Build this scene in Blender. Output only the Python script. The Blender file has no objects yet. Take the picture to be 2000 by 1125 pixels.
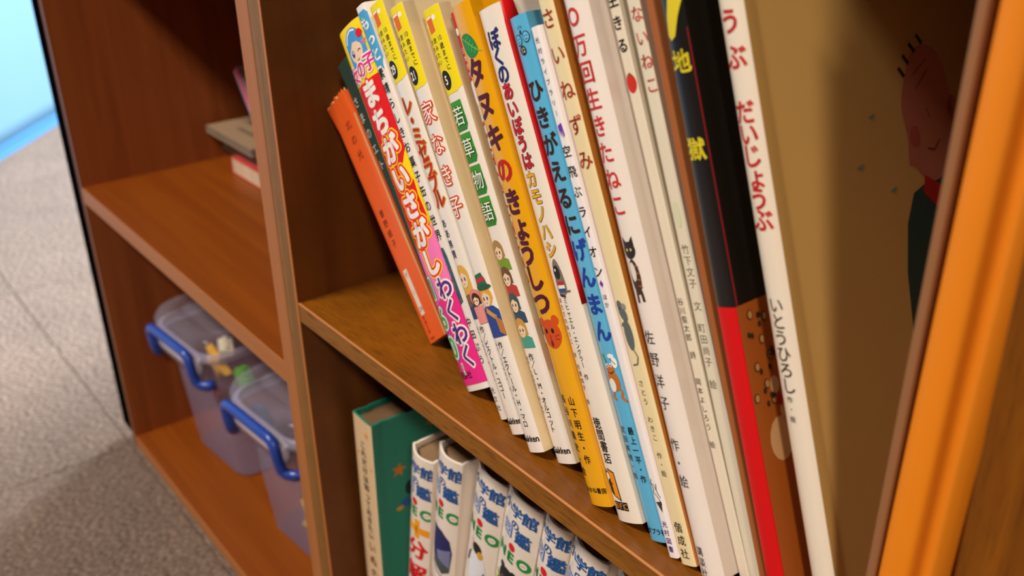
import bpy, bmesh, math, random
from mathutils import Matrix, Vector

random.seed(7)
SC = bpy.context.scene
COL = SC.collection
MM = 0.001


def lin(c):
    return tuple(((v / 255) / 12.92 if v / 255 <= 0.04045 else ((v / 255 + 0.055) / 1.055) ** 2.4) for v in c)


# ------------------------------------------------------------------ camera, world, lights, exposure
def setup_view():
    cam = bpy.data.cameras.new('camera')
    cam.sensor_width = 36
    cam.lens = 36.0
    cam.clip_start = 0.01
    cam.dof.use_dof = True
    cam.dof.focus_distance = 0.455
    cam.dof.aperture_fstop = 9.5
    o = bpy.data.objects.new('camera', cam)
    COL.objects.link(o)
    yaw, pitch, roll = math.radians(53.052), math.radians(25.863), math.radians(1.364)
    fwd = Vector((-math.sin(yaw) * math.cos(pitch), math.cos(yaw) * math.cos(pitch), -math.sin(pitch)))
    right = Vector((math.cos(yaw), math.sin(yaw), 0))
    down = fwd.cross(right)
    r2 = right * math.cos(roll) + down * math.sin(roll)
    d2 = -right * math.sin(roll) + down * math.cos(roll)
    m = Matrix((r2, -d2, -fwd)).transposed().to_4x4()
    m.translation = Vector((0, -0.236, 0.645))
    o.matrix_world = m
    SC.camera = o
    w = bpy.data.worlds.new('world')
    SC.world = w
    w.use_nodes = True
    w.node_tree.nodes['Background'].inputs[0].default_value = (1.0, 0.77, 0.50, 1)
    w.node_tree.nodes['Background'].inputs[1].default_value = 0.065

    def area(name, loc, target, sx, sy, power, color):
        l = bpy.data.lights.new(name, 'AREA')
        l.shape = 'RECTANGLE'
        l.size, l.size_y, l.energy, l.color = sx, sy, power, color
        q = bpy.data.objects.new(name, l)
        COL.objects.link(q)
        q.location = loc
        q.rotation_euler = (Vector(target) - Vector(loc)).to_track_quat('-Z', 'Y').to_euler()
    # a row of ceiling lamp panels over the aisle in front of the bookcases
    area('ceiling_lamp', (-0.80, -1.35, 2.4), (-0.80, -1.35, 0), 0.7, 0.26, 74, (1.0, 0.92, 0.84))
    area('ceiling_lamp', (2.20, -1.35, 2.4), (2.20, -1.35, 0), 0.7, 0.26, 66, (1.0, 0.86, 0.70))
    # daylight from the window at the far left, behind the bookcases
    area('window_daylight', (-1.9, 2.3, 1.7), (-2.1, 0.0, 0.1), 1.8, 1.4, 540, (0.70, 0.84, 1.0))
    SC.view_settings.view_transform = 'Standard'
    SC.view_settings.look = 'None'
    SC.view_settings.exposure = 0.15
    SC.view_settings.gamma = 1.0
    SC.view_settings.use_curve_mapping = False


setup_view()

# ------------------------------------------------------------------ materials
MATS = {}


def pbsdf(name):
    m = bpy.data.materials.new(name)
    m.use_nodes = True
    return m, m.node_tree, m.node_tree.nodes['Principled BSDF']


def plain(rgb, rough=0.45, coat=0.0, key=None):
    k = ('plain', tuple(rgb), rough, coat)
    if k in MATS:
        return MATS[k]
    m, nt, b = pbsdf('ink_%d_%d_%d' % tuple(rgb))
    b.inputs['Base Color'].default_value = (*lin(rgb), 1)
    b.inputs['Roughness'].default_value = rough
    b.inputs['Specular IOR Level'].default_value = 0.3
    b.inputs['Coat Weight'].default_value = coat
    b.inputs['Coat Roughness'].default_value = 0.18
    MATS[k] = m
    return m


def paper_cover(rgb, rough=0.38, coat=0.35):
    """book cover stock: slight mottling, laminated gloss"""
    k = ('cover', tuple(rgb), rough, coat)
    if k in MATS:
        return MATS[k]
    m, nt, b = pbsdf('cover_%d_%d_%d' % tuple(rgb))
    N, L = nt.nodes, nt.links
    tc = N.new('ShaderNodeTexCoord')
    no = N.new('ShaderNodeTexNoise')
    no.inputs['Scale'].default_value = 45
    no.inputs['Detail'].default_value = 4
    mix = N.new('ShaderNodeMix')
    mix.data_type = 'RGBA'
    c = lin(rgb)
    mix.inputs[6].default_value = (c[0] * 0.94, c[1] * 0.92, c[2] * 0.89, 1)
    mix.inputs[7].default_value = (*c, 1)
    L.new(tc.outputs['Object'], no.inputs['Vector'])
    L.new(no.outputs['Fac'], mix.inputs[0])
    L.new(mix.outputs[2], b.inputs['Base Color'])
    b.inputs['Roughness'].default_value = rough
    b.inputs['Coat Weight'].default_value = coat
    b.inputs['Coat Roughness'].default_value = 0.15
    MATS[k] = m
    return m


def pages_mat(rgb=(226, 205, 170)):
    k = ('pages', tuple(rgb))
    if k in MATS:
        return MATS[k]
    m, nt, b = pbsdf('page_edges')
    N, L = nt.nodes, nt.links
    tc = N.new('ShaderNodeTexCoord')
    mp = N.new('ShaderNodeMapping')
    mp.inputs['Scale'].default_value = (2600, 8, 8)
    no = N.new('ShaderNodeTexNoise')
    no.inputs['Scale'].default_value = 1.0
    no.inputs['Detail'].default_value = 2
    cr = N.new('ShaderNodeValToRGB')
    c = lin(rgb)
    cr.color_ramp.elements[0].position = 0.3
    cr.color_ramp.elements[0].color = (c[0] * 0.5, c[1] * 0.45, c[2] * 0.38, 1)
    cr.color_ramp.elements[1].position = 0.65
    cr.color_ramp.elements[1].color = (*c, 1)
    L.new(tc.outputs['Object'], mp.inputs['Vector'])
    L.new(mp.outputs['Vector'], no.inputs['Vector'])
    L.new(no.outputs['Fac'], cr.inputs['Fac'])
    L.new(cr.outputs['Color'], b.inputs['Base Color'])
    b.inputs['Roughness'].default_value = 0.8
    MATS[k] = m
    return m


def wood(name, light, dark, axis, pore=None, scale=1.0, rough=0.42, mottle=0.0, streak=60.0, contrast=(0.3, 0.7), coat=0.0):
    """grain runs along axis 0/1/2 of the object"""
    m, nt, b = pbsdf(name)
    N, L = nt.nodes, nt.links
    tc = N.new('ShaderNodeTexCoord')
    oi = N.new('ShaderNodeObjectInfo')
    off = N.new('ShaderNodeVectorMath')
    off.operation = 'ADD'
    mul = N.new('ShaderNodeVectorMath')
    mul.operation = 'SCALE'
    comb = N.new('ShaderNodeCombineXYZ')
    for i in range(3):
        L.new(oi.outputs['Random'], comb.inputs[i])
    mul.inputs['Scale'].default_value = 3.7
    L.new(comb.outputs[0], mul.inputs[0])
    L.new(tc.outputs['Object'], off.inputs[0])
    L.new(mul.outputs[0], off.inputs[1])
    mp = N.new('ShaderNodeMapping')
    s = [streak * scale] * 3
    s[axis] = 2.2 * scale
    mp.inputs['Scale'].default_value = s
    L.new(off.outputs[0], mp.inputs['Vector'])
    no = N.new('ShaderNodeTexNoise')
    no.inputs['Scale'].default_value = 1.0
    no.inputs['Detail'].default_value = 5
    no.inputs['Roughness'].default_value = 0.6
    no.inputs['Distortion'].default_value = 0.6
    L.new(mp.outputs['Vector'], no.inputs['Vector'])
    cr = N.new('ShaderNodeValToRGB')
    cr.color_ramp.elements[0].position = contrast[0]
    cr.color_ramp.elements[0].color = (*lin(dark), 1)
    cr.color_ramp.elements[1].position = contrast[1]
    cr.color_ramp.elements[1].color = (*lin(light), 1)
    L.new(no.outputs['Fac'], cr.inputs['Fac'])
    out = cr.outputs['Color']
    if pore:
        mp2 = N.new('ShaderNodeMapping')
        s2 = [1500.0] * 3
        s2[axis] = 70.0
        mp2.inputs['Scale'].default_value = s2
        L.new(off.outputs[0], mp2.inputs['Vector'])
        n2 = N.new('ShaderNodeTexNoise')
        n2.inputs['Scale'].default_value = 1.0
        n2.inputs['Detail'].default_value = 2
        L.new(mp2.outputs['Vector'], n2.inputs['Vector'])
        c2 = N.new('ShaderNodeValToRGB')
        c2.color_ramp.elements[0].position = 0.52
        c2.color_ramp.elements[0].color = (0, 0, 0, 1)
        c2.color_ramp.elements[1].position = 0.68
        c2.color_ramp.elements[1].color = (1, 1, 1, 1)
        L.new(n2.outputs['Fac'], c2.inputs['Fac'])
        mx = N.new('ShaderNodeMix')
        mx.data_type = 'RGBA'
        L.new(c2.outputs['Color'], mx.inputs[0])
        L.new(out, mx.inputs[6])
        mx.inputs[7].default_value = (*lin(pore), 1)
        out = mx.outputs[2]
    if mottle:
        n3 = N.new('ShaderNodeTexNoise')
        n3.inputs['Scale'].default_value = 17
        n3.inputs['Detail'].default_value = 5
        n3.inputs['Roughness'].default_value = 0.65
        L.new(off.outputs[0], n3.inputs['Vector'])
        mr = N.new('ShaderNodeMapRange')
        mr.inputs[1].default_value = 0.3
        mr.inputs[2].default_value = 0.7
        mr.inputs[3].default_value = 1.0 - mottle
        mr.inputs[4].default_value = 1.0 + mottle * 0.6
        L.new(n3.outputs['Fac'], mr.inputs[0])
        hs = N.new('ShaderNodeHueSaturation')
        L.new(mr.outputs[0], hs.inputs['Value'])
        L.new(out, hs.inputs['Color'])
        out = hs.outputs['Color']
    L.new(out, b.inputs['Base Color'])
    b.inputs['Roughness'].default_value = rough
    b.inputs['Specular IOR Level'].default_value = 0.22
    b.inputs['Coat Weight'].default_value = coat
    b.inputs['Coat Roughness'].default_value = 0.3
    bp = N.new('ShaderNodeBump')
    bp.inputs['Strength'].default_value = 0.08
    bp.inputs['Distance'].default_value = 0.0006
    L.new(no.outputs['Fac'], bp.inputs['Height'])
    L.new(bp.outputs['Normal'], b.inputs['Normal'])
    return m


def carpet_mat():
    m, nt, b = pbsdf('loop_pile_carpet')
    N, L = nt.nodes, nt.links
    ge = N.new('ShaderNodeNewGeometry')
    n1 = N.new('ShaderNodeTexNoise')
    n1.inputs['Scale'].default_value = 9
    n1.inputs['Detail'].default_value = 6
    mp = N.new('ShaderNodeMapping')
    mp.inputs['Scale'].default_value = (460, 230, 460)
    n2 = N.new('ShaderNodeTexNoise')
    n2.inputs['Scale'].default_value = 0.8
    n2.inputs['Detail'].default_value = 4
    n2.inputs['Roughness'].default_value = 0.65
    vo = N.new('ShaderNodeTexVoronoi')
    vo.inputs['Scale'].default_value = 0.75
    L.new(ge.outputs['Position'], n1.inputs['Vector'])
    L.new(ge.outputs['Position'], mp.inputs['Vector'])
    L.new(mp.outputs['Vector'], n2.inputs['Vector'])
    L.new(mp.outputs['Vector'], vo.inputs['Vector'])
    cr = N.new('ShaderNodeValToRGB')
    e = cr.color_ramp.elements
    e[0].position, e[0].color = 0.33, (*lin((82, 62, 49)), 1)
    e[1].position, e[1].color = 0.66, (*lin((146, 120, 100)), 1)
    x = e.new(0.5)
    x.color = (*lin((114, 90, 73)), 1)
    L.new(n2.outputs['Fac'], cr.inputs['Fac'])
    mr = N.new('ShaderNodeMapRange')
    mr.inputs[1].default_value, mr.inputs[2].default_value = 0.3, 0.7
    mr.inputs[3].default_value, mr.inputs[4].default_value = 0.88, 1.08
    L.new(n1.outputs['Fac'], mr.inputs[0])
    hs = N.new('ShaderNodeHueSaturation')
    L.new(cr.outputs['Color'], hs.inputs['Color'])
    L.new(mr.outputs[0], hs.inputs['Value'])
    L.new(hs.outputs['Color'], b.inputs['Base Color'])
    b.inputs['Roughness'].default_value = 0.95
    bp = N.new('ShaderNodeBump')
    bp.inputs['Strength'].default_value = 0.8
    bp.inputs['Distance'].default_value = 0.004
    bp.invert = True
    L.new(vo.outputs['Distance'], bp.inputs['Height'])
    L.new(bp.outputs['Normal'], b.inputs['Normal'])
    return m


def plastic_clear(name, rgb, opacity, rough=0.2):
    m, nt, b = pbsdf(name)
    N, L = nt.nodes, nt.links
    b.inputs['Base Color'].default_value = (*lin(rgb), 1)
    b.inputs['Roughness'].default_value = rough
    b.inputs['Specular IOR Level'].default_value = 0.6
    tr = N.new('ShaderNodeBsdfTransparent')
    tr.inputs[0].default_value = (0.93, 0.92, 0.96, 1)
    mx = N.new('ShaderNodeMixShader')
    lw = N.new('ShaderNodeLayerWeight')
    lw.inputs['Blend'].default_value = 0.25
    ad = N.new('ShaderNodeMath')
    ad.operation = 'MULTIPLY_ADD'
    ad.use_clamp = True
    ad.inputs[1].default_value = 0.35
    ad.inputs[2].default_value = opacity
    L.new(lw.outputs['Facing'], ad.inputs[0])
    L.new(ad.outputs[0], mx.inputs[0])
    L.new(tr.outputs[0], mx.inputs[1])
    L.new(b.outputs[0], mx.inputs[2])
    L.new(mx.outputs[0], N['Material Output'].inputs['Surface'])
    return m


# ------------------------------------------------------------------ object helpers
def empty(name, loc, label=None, cat=None, group=None, lean=0.0, yaw=0.0):
    o = bpy.data.objects.new(name, None)
    o.empty_display_size = 0.02
    COL.objects.link(o)
    o.location = loc
    o.rotation_euler = (0, -math.radians(lean), math.radians(yaw))
    return tag(o, label, cat, group)


def tag(o, label=None, cat=None, group=None, kind=None):
    if label:
        o['label'] = label
    if cat:
        o['category'] = cat
    if group:
        o['group'] = group
    if kind:
        o['kind'] = kind
    return o


def link(name, me, parent=None, mats=()):
    for x in mats:
        me.materials.append(x)
    o = bpy.data.objects.new(name, me)
    COL.objects.link(o)
    if parent:
        o.parent = parent
    return o


def bm_obj(name, bm, mats, parent=None, smooth=False):
    me = bpy.data.meshes.new(name)
    bmesh.ops.recalc_face_normals(bm, faces=bm.faces)
    if smooth:
        for f in bm.faces:
            f.smooth = True
    bm.to_mesh(me)
    bm.free()
    if not isinstance(mats, (list, tuple)):
        mats = [mats]
    return link(name, me, parent, mats)


def box(name, x0, x1, y0, y1, z0, z1, m, parent=None, bevel=0.0, origin=None):
    """mm box; the mesh is centred so that the grain texture follows the panel"""
    c = Vector(((x0 + x1) / 2, (y0 + y1) / 2, (z0 + z1) / 2)) * MM
    bm = bmesh.new()
    bmesh.ops.create_cube(bm, size=1)
    for v in bm.verts:
        v.co = Vector((v.co.x * (x1 - x0), v.co.y * (y1 - y0), v.co.z * (z1 - z0))) * MM
    if bevel:
        bmesh.ops.bevel(bm, geom=bm.edges[:], offset=bevel * MM, segments=2, profile=0.5, affect='EDGES')
    o = bm_obj(name, bm, m, parent)
    o.location = c - (parent.location if parent else Vector())
    return o


def tube(bm, pts, radius, seg=10, closed_ends=True, flat=1.0):
    """sweep a round section along points (metres)"""
    pts = [Vector(p) for p in pts]
    rings = []
    up = Vector((0, 0, 1))
    prev = None
    for i, p in enumerate(pts):
        t = (pts[min(i + 1, len(pts) - 1)] - pts[max(i - 1, 0)]).normalized()
        if prev is None:
            a = t.cross(Vector((0, 1, 0)))
            if a.length < 0.1:
                a = t.cross(up)
        else:
            a = prev - t * prev.dot(t)
        a.normalize()
        prev = a
        b = t.cross(a)
        rings.append([bm.verts.new(p + a * radius * math.cos(2 * math.pi * k / seg) + b * radius * flat * math.sin(2 * math.pi * k / seg)) for k in range(seg)])
    for r, s in zip(rings, rings[1:]):
        for k in range(seg):
            bm.faces.new((r[k], r[(k + 1) % seg], s[(k + 1) % seg], s[k]))
    if closed_ends:
        bm.faces.new(rings[0][::-1])
        bm.faces.new(rings[-1])


# ------------------------------------------------------------------ printing on books
GL = {}


def glyph(ch, native=False):
    k = (ch, native)
    if k in GL:
        return GL[k]
    c = bpy.data.curves.new('g', 'FONT')
    c.body = ch
    c.size = 1
    c.resolution_u = 3
    if native:
        c.align_x = 'CENTER'
    o = bpy.data.objects.new('g', c)
    COL.objects.link(o)
    me = o.to_mesh()
    cy = 0.345 if native else 0.37
    vs = [(v.co.x - (0 if native else 0.5), v.co.y - cy) for v in me.vertices]
    if not native and ord(ch[0]) < 256 and vs:      # half-width glyphs: centre the box
        mx = (min(p[0] for p in vs) + max(p[0] for p in vs)) / 2
        my = (min(p[1] for p in vs) + max(p[1] for p in vs)) / 2
        vs = [(a - mx, b - my) for a, b in vs]
    fs = [tuple(p.vertices) for p in me.polygons]
    o.to_mesh_clear()
    bpy.data.objects.remove(o)
    bpy.data.curves.remove(c)
    GL[k] = (vs, fs)
    return GL[k]


def stamps(r):
    """offsets whose union thickens a stroke by r"""
    if r < 0.004:
        return [(0, 0)]
    n = 10 if r < 0.06 else (16 if r < 0.1 else 26)
    out = [(r * math.cos(a * 2 * math.pi / n), r * math.sin(a * 2 * math.pi / n)) for a in range(n)]
    if r > 0.045:
        out += [(r * 0.55 * math.cos(a * math.pi / 4), r * 0.55 * math.sin(a * math.pi / 4)) for a in range(8)]
    if r > 0.1:
        out += [(0, 0)]
    return out


def smooth(pts, n=5):
    """closed Catmull-Rom curve through the points"""
    out = []
    m = len(pts)
    for i in range(m):
        p0, p1, p2, p3 = (Vector(pts[(i + k) % m]) for k in (-1, 0, 1, 2))
        for q in range(n):
            t = q / n
            v = 0.5 * (2 * p1 + (p2 - p0) * t + (2 * p0 - 5 * p1 + 4 * p2 - p3) * t * t + (3 * p1 - p0 - 3 * p2 + p3) * t ** 3)
            out.append((v.x, v.y))
    return out


class Print:
    """flat print in book coordinates: u across the face, v down from its top edge (mm)"""

    def __init__(s):
        s.items = []

    def poly(s, pts, rgb, layer=1):
        s.items.append((list(pts), [tuple(range(len(pts)))], rgb, layer, [(0, 0)]))
        return s

    def ell(s, u, v, ru, rv, rgb, layer=1, n=20, rot=0.0, a0=0, a1=360):
        c, q = math.cos(math.radians(rot)), math.sin(math.radians(rot))
        pts = []
        for i in range(n):
            a = math.radians(a0 + (a1 - a0) * i / (n if a1 - a0 >= 360 else n - 1))
            x, y = ru * math.cos(a), rv * math.sin(a)
            pts.append((u + x * c - y * q, v + x * q + y * c))
        return s.poly(pts, rgb, layer)

    def rect(s, u0, v0, u1, v1, rgb, layer=1):
        return s.poly([(u0, v0), (u1, v0), (u1, v1), (u0, v1)], rgb, layer)

    def line(s, pts, width, rgb, layer=1):
        for (a, b), (c, d) in zip(pts, pts[1:]):
            l = math.hypot(c - a, d - b) or 1
            nx, ny = -(d - b) / l * width / 2, (c - a) / l * width / 2
            s.poly([(a + nx, b + ny), (c + nx, d + ny), (c - nx, d - ny), (a - nx, b - ny)], rgb, layer)
        return s

    def star(s, u, v, r, rgb, layer=1, rot=0):
        return s.poly([(u + (r if i % 2 == 0 else r * 0.42) * math.sin(math.radians(i * 36 + rot)), v - (r if i % 2 == 0 else r * 0.42) * math.cos(math.radians(i * 36 + rot))) for i in range(10)], rgb, layer)

    def ch(s, c, u, v, size, rgb, layer=1, bold=0.0, sx=1.0, rot=0.0, shear=0.0):
        vs, fs = glyph(c)
        a, b = math.cos(math.radians(rot)), math.sin(math.radians(rot))
        out = []
        for x, y in vs:
            x, y = x * size * sx, -y * size
            y += shear * x
            out.append((u + x * a - y * b, v + x * b + y * a))
        s.items.append((out, fs, rgb, layer, [(a_ * size, b_ * size) for a_, b_ in stamps(bold * 0.85)]))
        return s

    def vt(s, text, u0, v0, u1, v1, size, rgb, layer=2, bold=0.0, sx=1.0, outline=(), rot=0.0):
        n = len(text)
        for i, c in enumerate(text):
            if c == ' ':
                continue
            t = i / (n - 1) if n > 1 else 0
            u, v = u0 + (u1 - u0) * t, v0 + (v1 - v0) * t
            r, z = rot, size
            if c in 'ー':
                r += 90
            if c in 'っょゃゅッ':
                u += size * 0.08
                z = size * 0.98
            for k, (oc, ob) in enumerate(outline):
                s.ch(c, u, v, z, oc, layer + k, bold + ob, sx, r)
            s.ch(c, u, v, z, rgb, layer + len(outline), bold, sx, r)
        return s

    def ht(s, text, u, v, size, rgb, layer=2, bold=0.0, sx=1.0, rot=0.0):
        vs, fs = glyph(text, True)
        a, b = math.cos(math.radians(rot)), math.sin(math.radians(rot))
        out = []
        for x, y in vs:
            x, y = x * size * sx, -y * size
            out.append((u + x * a - y * b, v + x * b + y * a))
        s.items.append((out, fs, rgb, layer, [(a_ * size, b_ * size) for a_, b_ in stamps(bold * 0.85)]))
        return s

    def build(s, name, parent, place, cuts, ulim, vlim, rough=0.4, label=None):
        me = bpy.data.meshes.new(name)
        mats, idx = [], {}
        V, F, MI = [], [], []
        for pts, fs, rgb, layer, shifts in s.items:
            bm = bmesh.new()
            vv = [bm.verts.new((p[0], p[1], 0)) for p in pts]
            for f in fs:
                try:
                    bm.faces.new([vv[i] for i in f])
                except ValueError:
                    pass
            us = [p[0] for p in pts]
            vs_ = [p[1] for p in pts]
            for lo, hi, ax, src in ((ulim[0], ulim[1], 0, us), (vlim[0], vlim[1], 1, vs_)):
                for val, sgn in ((lo, -1), (hi, 1)):
                    if (sgn < 0 and min(src) < val) or (sgn > 0 and max(src) > val):
                        no = [0, 0, 0]
                        no[ax] = sgn
                        co = [0, 0, 0]
                        co[ax] = val
                        bmesh.ops.bisect_plane(bm, geom=bm.verts[:] + bm.edges[:] + bm.faces[:], plane_co=co, plane_no=no, clear_outer=True)
            for c in cuts:
                if min(us) < c < max(us):
                    bmesh.ops.bisect_plane(bm, geom=bm.verts[:] + bm.edges[:] + bm.faces[:], plane_co=(c, 0, 0), plane_no=(1, 0, 0))
            if not bm.faces:
                bm.free()
                continue
            if rgb not in idx:
                idx[rgb] = len(mats)
                mats.append(plain(rgb, 0.5, 0.0))
            bm.verts.index_update()
            vv = [(v.co.x, v.co.y) for v in bm.verts]
            ff = [[v.index for v in f.verts] for f in bm.faces]
            for du, dv in shifts:
                base = len(V)
                V += [place(a + du, b + dv, 0.05 + 0.05 * layer) for a, b in vv]
                F += [[base + q for q in f] for f in ff]
                MI += [idx[rgb]] * len(ff)
            bm.free()
        if not V:
            return None
        me.from_pydata(V, [], F)
        me.polygons.foreach_set('material_index', MI)
        o = link(name, me, parent, mats)
        if label:
            o['label'] = label
        return o


# ------------------------------------------------------------------ books
class Book:
    def __init__(s, name, label, x, y, z, lean, w, h, depth, cover, sag=1.6, pw=3.0, hard=True, group=None,
                 taper=0.0, cat='book', back=None, pages=None, rough=0.34, coat=0.4, lip=3.0, groove=False, ragged=0.0, spine_rgb=None, dent=None):
        s.dent = dent
        s.w, s.h, s.depth, s.sag, s.pw, s.taper = w, h, depth, sag, pw, taper
        s.root = empty(name, Vector((x, y, z)) * MM, label, cat, group, lean)
        t = 1.6 if hard else (0.9 if ragged > 1 else 0.5)
        t = min(t, w * 0.18)
        prof = [(0.0, depth)]
        if groove:
            prof += [(0, 13), (0.9, 9.8), (0.9, 8.2), (0.0, 5.5)]
        elif hard and w > 8:
            prof += [(0, 10), (0.35, 8.2), (0.35, 7.0), (0, 5.5 if sag < 4.5 else sag + .8)]
        n = 22
        prof += [(w * i / n, s.d(w * i / n)) for i in range(n + 1)]
        if groove:
            prof += [(w, 5.5), (w - 0.9, 8.2), (w - 0.9, 9.8), (w, 13)]
        elif hard and w > 8:
            prof += [(w, 5.5 if sag < 4.5 else sag + .8), (w - 0.35, 7.0), (w - 0.35, 8.2), (w, 10)]
        prof += [(w, depth)]
        # inner line
        inn = []
        for i, (a, b) in enumerate(prof):
            p0 = prof[max(i - 1, 0)]
            p1 = prof[min(i + 1, len(prof) - 1)]
            tx, ty = p1[0] - p0[0], p1[1] - p0[1]
            l = math.hypot(tx, ty) or 1
            inn.append((min(max(a + -ty / l * t, t), w - t) if 0 < i < len(prof) - 1 else (t if i == 0 else w - t), b + tx / l * t if 0 < i < len(prof) - 1 else b))
        rows = 1 if not ragged else 9
        vals = [h * k / rows for k in range(rows + 1)]
        bm = bmesh.new()

        def P(a, b, v, top=False):
            if ragged and top:
                v = v - abs(ragged * (0.7 * math.sin(a * 0.75 + b * 0.3) + 0.5 * math.sin(a * 1.9 + 1) + random.gauss(0, 0.15)))
            k = 1 + taper * v / h
            fl = 0.0
            if ragged and v > h * 0.9:
                fl = ragged * 0.9 * ((v - h * 0.9) / (h * 0.1)) ** 2
            return Vector((a * k, b - fl * 1.2, v)) * MM
        ro = [[bm.verts.new(P(a, b, v, j == rows)) for a, b in prof] for j, v in enumerate(vals)]
        ri = [[bm.verts.new(ro[j][i].co + (Vector(P(inn[i][0], inn[i][1], v)) - Vector(P(prof[i][0], prof[i][1], v)))) for i in range(len(prof))] for j, v in enumerate(vals)]
        fs = []
        for j in range(rows):
            for i in range(len(prof) - 1):
                f = bm.faces.new((ro[j][i], ro[j][i + 1], ro[j + 1][i + 1], ro[j + 1][i]))
                fs.append(f)
                if spine_rgb and prof[i][1] < sag + 0.4 and prof[i + 1][1] < sag + 0.4:
                    f.material_index = 1
                f = bm.faces.new((ri[j][i + 1], ri[j][i], ri[j + 1][i], ri[j + 1][i + 1]))
                if ragged > 1:
                    f.material_index = 1
        for i in range(len(prof) - 1):
            f = bm.faces.new((ro[-1][i], ro[-1][i + 1], ri[-1][i + 1], ri[-1][i]))
            if ragged > 1:
                f.material_index = 1
            bm.faces.new((ro[0][i + 1], ro[0][i], ri[0][i], ri[0][i + 1]))
        for i in (0, -1):
            for j in range(rows):
                bm.faces.new((ro[j][i], ro[j + 1][i], ri[j + 1][i], ri[j][i]))
        bmesh.ops.recalc_face_normals(bm, faces=bm.faces)
        spl = [e for e in bm.edges if len(e.link_faces) == 2 and e.calc_face_angle(0) > 0.9]
        bmesh.ops.split_edges(bm, edges=spl)
        for f in bm.faces:
            f.smooth = True
        me = bpy.data.meshes.new('cover')
        bm.to_mesh(me)
        bm.free()
        ms = [paper_cover(cover, rough, coat)]
        if spine_rgb:
            ms.append(paper_cover(spine_rgb, rough, coat))
        elif ragged > 1:
            ms.append(paper_cover((236, 206, 160), 0.7, 0.0))
        s.cover = link('cover', me, s.root, ms)
        # page block: follows the inside of the spine
        tp = t + 0.05
        bm = bmesh.new()
        ring = [(tp, depth - lip)] + [(tp + (w - 2 * tp) * i / 10, s.d(tp + (w - 2 * tp) * i / 10) + t + (0.6 if sag < 4.5 else 2.5)) for i in range(11)] + [(w - tp, depth - lip)]
        if sag >= 4.5:      # rounded back: concave fore edge
            ring += [(w - tp - (w - 2 * tp) * i / 8, depth - lip - 5 * math.sin(math.pi * i / 8)) for i in range(1, 8)]
        zz = (lip if hard else 0.15, h - (lip if hard else (0.6 + ragged * 0.3)))
        lo, hi = [[bm.verts.new(Vector((a * (1 + taper * v / h), b, v)) * MM) for a, b in ring] for v in zz]
        m_ = len(ring)
        for i in range(m_):
            bm.faces.new((lo[i], lo[(i + 1) % m_], hi[(i + 1) % m_], hi[i]))
        bm.faces.new(hi)
        bm.faces.new(lo[::-1])
        bm_obj('page_block', bm, pages_mat(pages or (226, 205, 170)), s.root)

    def d(s, u):
        q = s.sag * min(1.0, abs(2 * u / s.w - 1)) ** s.pw
        if s.dent:
            q += s.dent[2] * max(0.0, 1 - ((u - s.dent[0]) / s.dent[1]) ** 2) ** 1.5
        return q

    def spine(s, u, v, e):
        u = min(max(u, 0.0), s.w)
        z = s.h - v
        h = 0.02
        sl = (s.d(min(u + h, s.w)) - s.d(max(u - h, 0))) / (min(u + h, s.w) - max(u - h, 0))
        l = math.hypot(sl, 1)
        return (((u + e * sl / l) * (1 + s.taper * z / s.h)) * MM, (s.d(u) - e / l) * MM, z * MM)

    def right(s, dd, v, e):
        return ((s.w + e) * MM, dd * MM, (s.h - v) * MM)

    def put(s, name, pr, label=None):
        cuts = [s.w * i / 11 for i in range(1, 11)]
        return pr.build(name, s.root, s.spine, cuts, (0.15, s.w - 0.15), (0.1, s.h - 0.1), label=label)

    def put_cover(s, name, pr, label=None):
        return pr.build(name, s.root, s.right, [], (0, s.depth - 0.2), (0.1, s.h - 0.1), label=label)


# ------------------------------------------------------------------ setting
CARPET = carpet_mat()


def build_setting():
    fl = box('floor', -4200, 1800, -2600, 3400, -40, -4.0, plain((96, 76, 62), 0.95))
    tag(fl, kind='structure')
    bm = bmesh.new()
    bmesh.ops.create_cube(bm, size=1)
    for v in bm.verts:
        v.co = Vector((v.co.x * 0.4992, v.co.y * 0.4992, v.co.z * 0.004))
    bmesh.ops.bevel(bm, geom=[e for e in bm.edges if min(v.co.z for v in e.verts) > 0], offset=0.0007, segments=1, affect='EDGES')
    me = bpy.data.meshes.new('carpet_tile')
    bm.to_mesh(me)
    bm.free()
    me.materials.append(CARPET)
    for i in range(-8, 1):
        for j in range(-3, 4):
            o = bpy.data.objects.new('carpet_tile', me)
            COL.objects.link(o)
            o.parent = fl
            o.location = Vector((i * 0.5 + 0.23, j * 0.5 + 0.245, -0.0022 + random.uniform(-0.0003, 0.0003))) - fl.location
    # wall behind the bookcases
    tag(box('wall_back', -1250, 1800, 420, 520, -4, 2500, plain((226, 214, 196), 0.8)), kind='structure')


build_setting()


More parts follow.
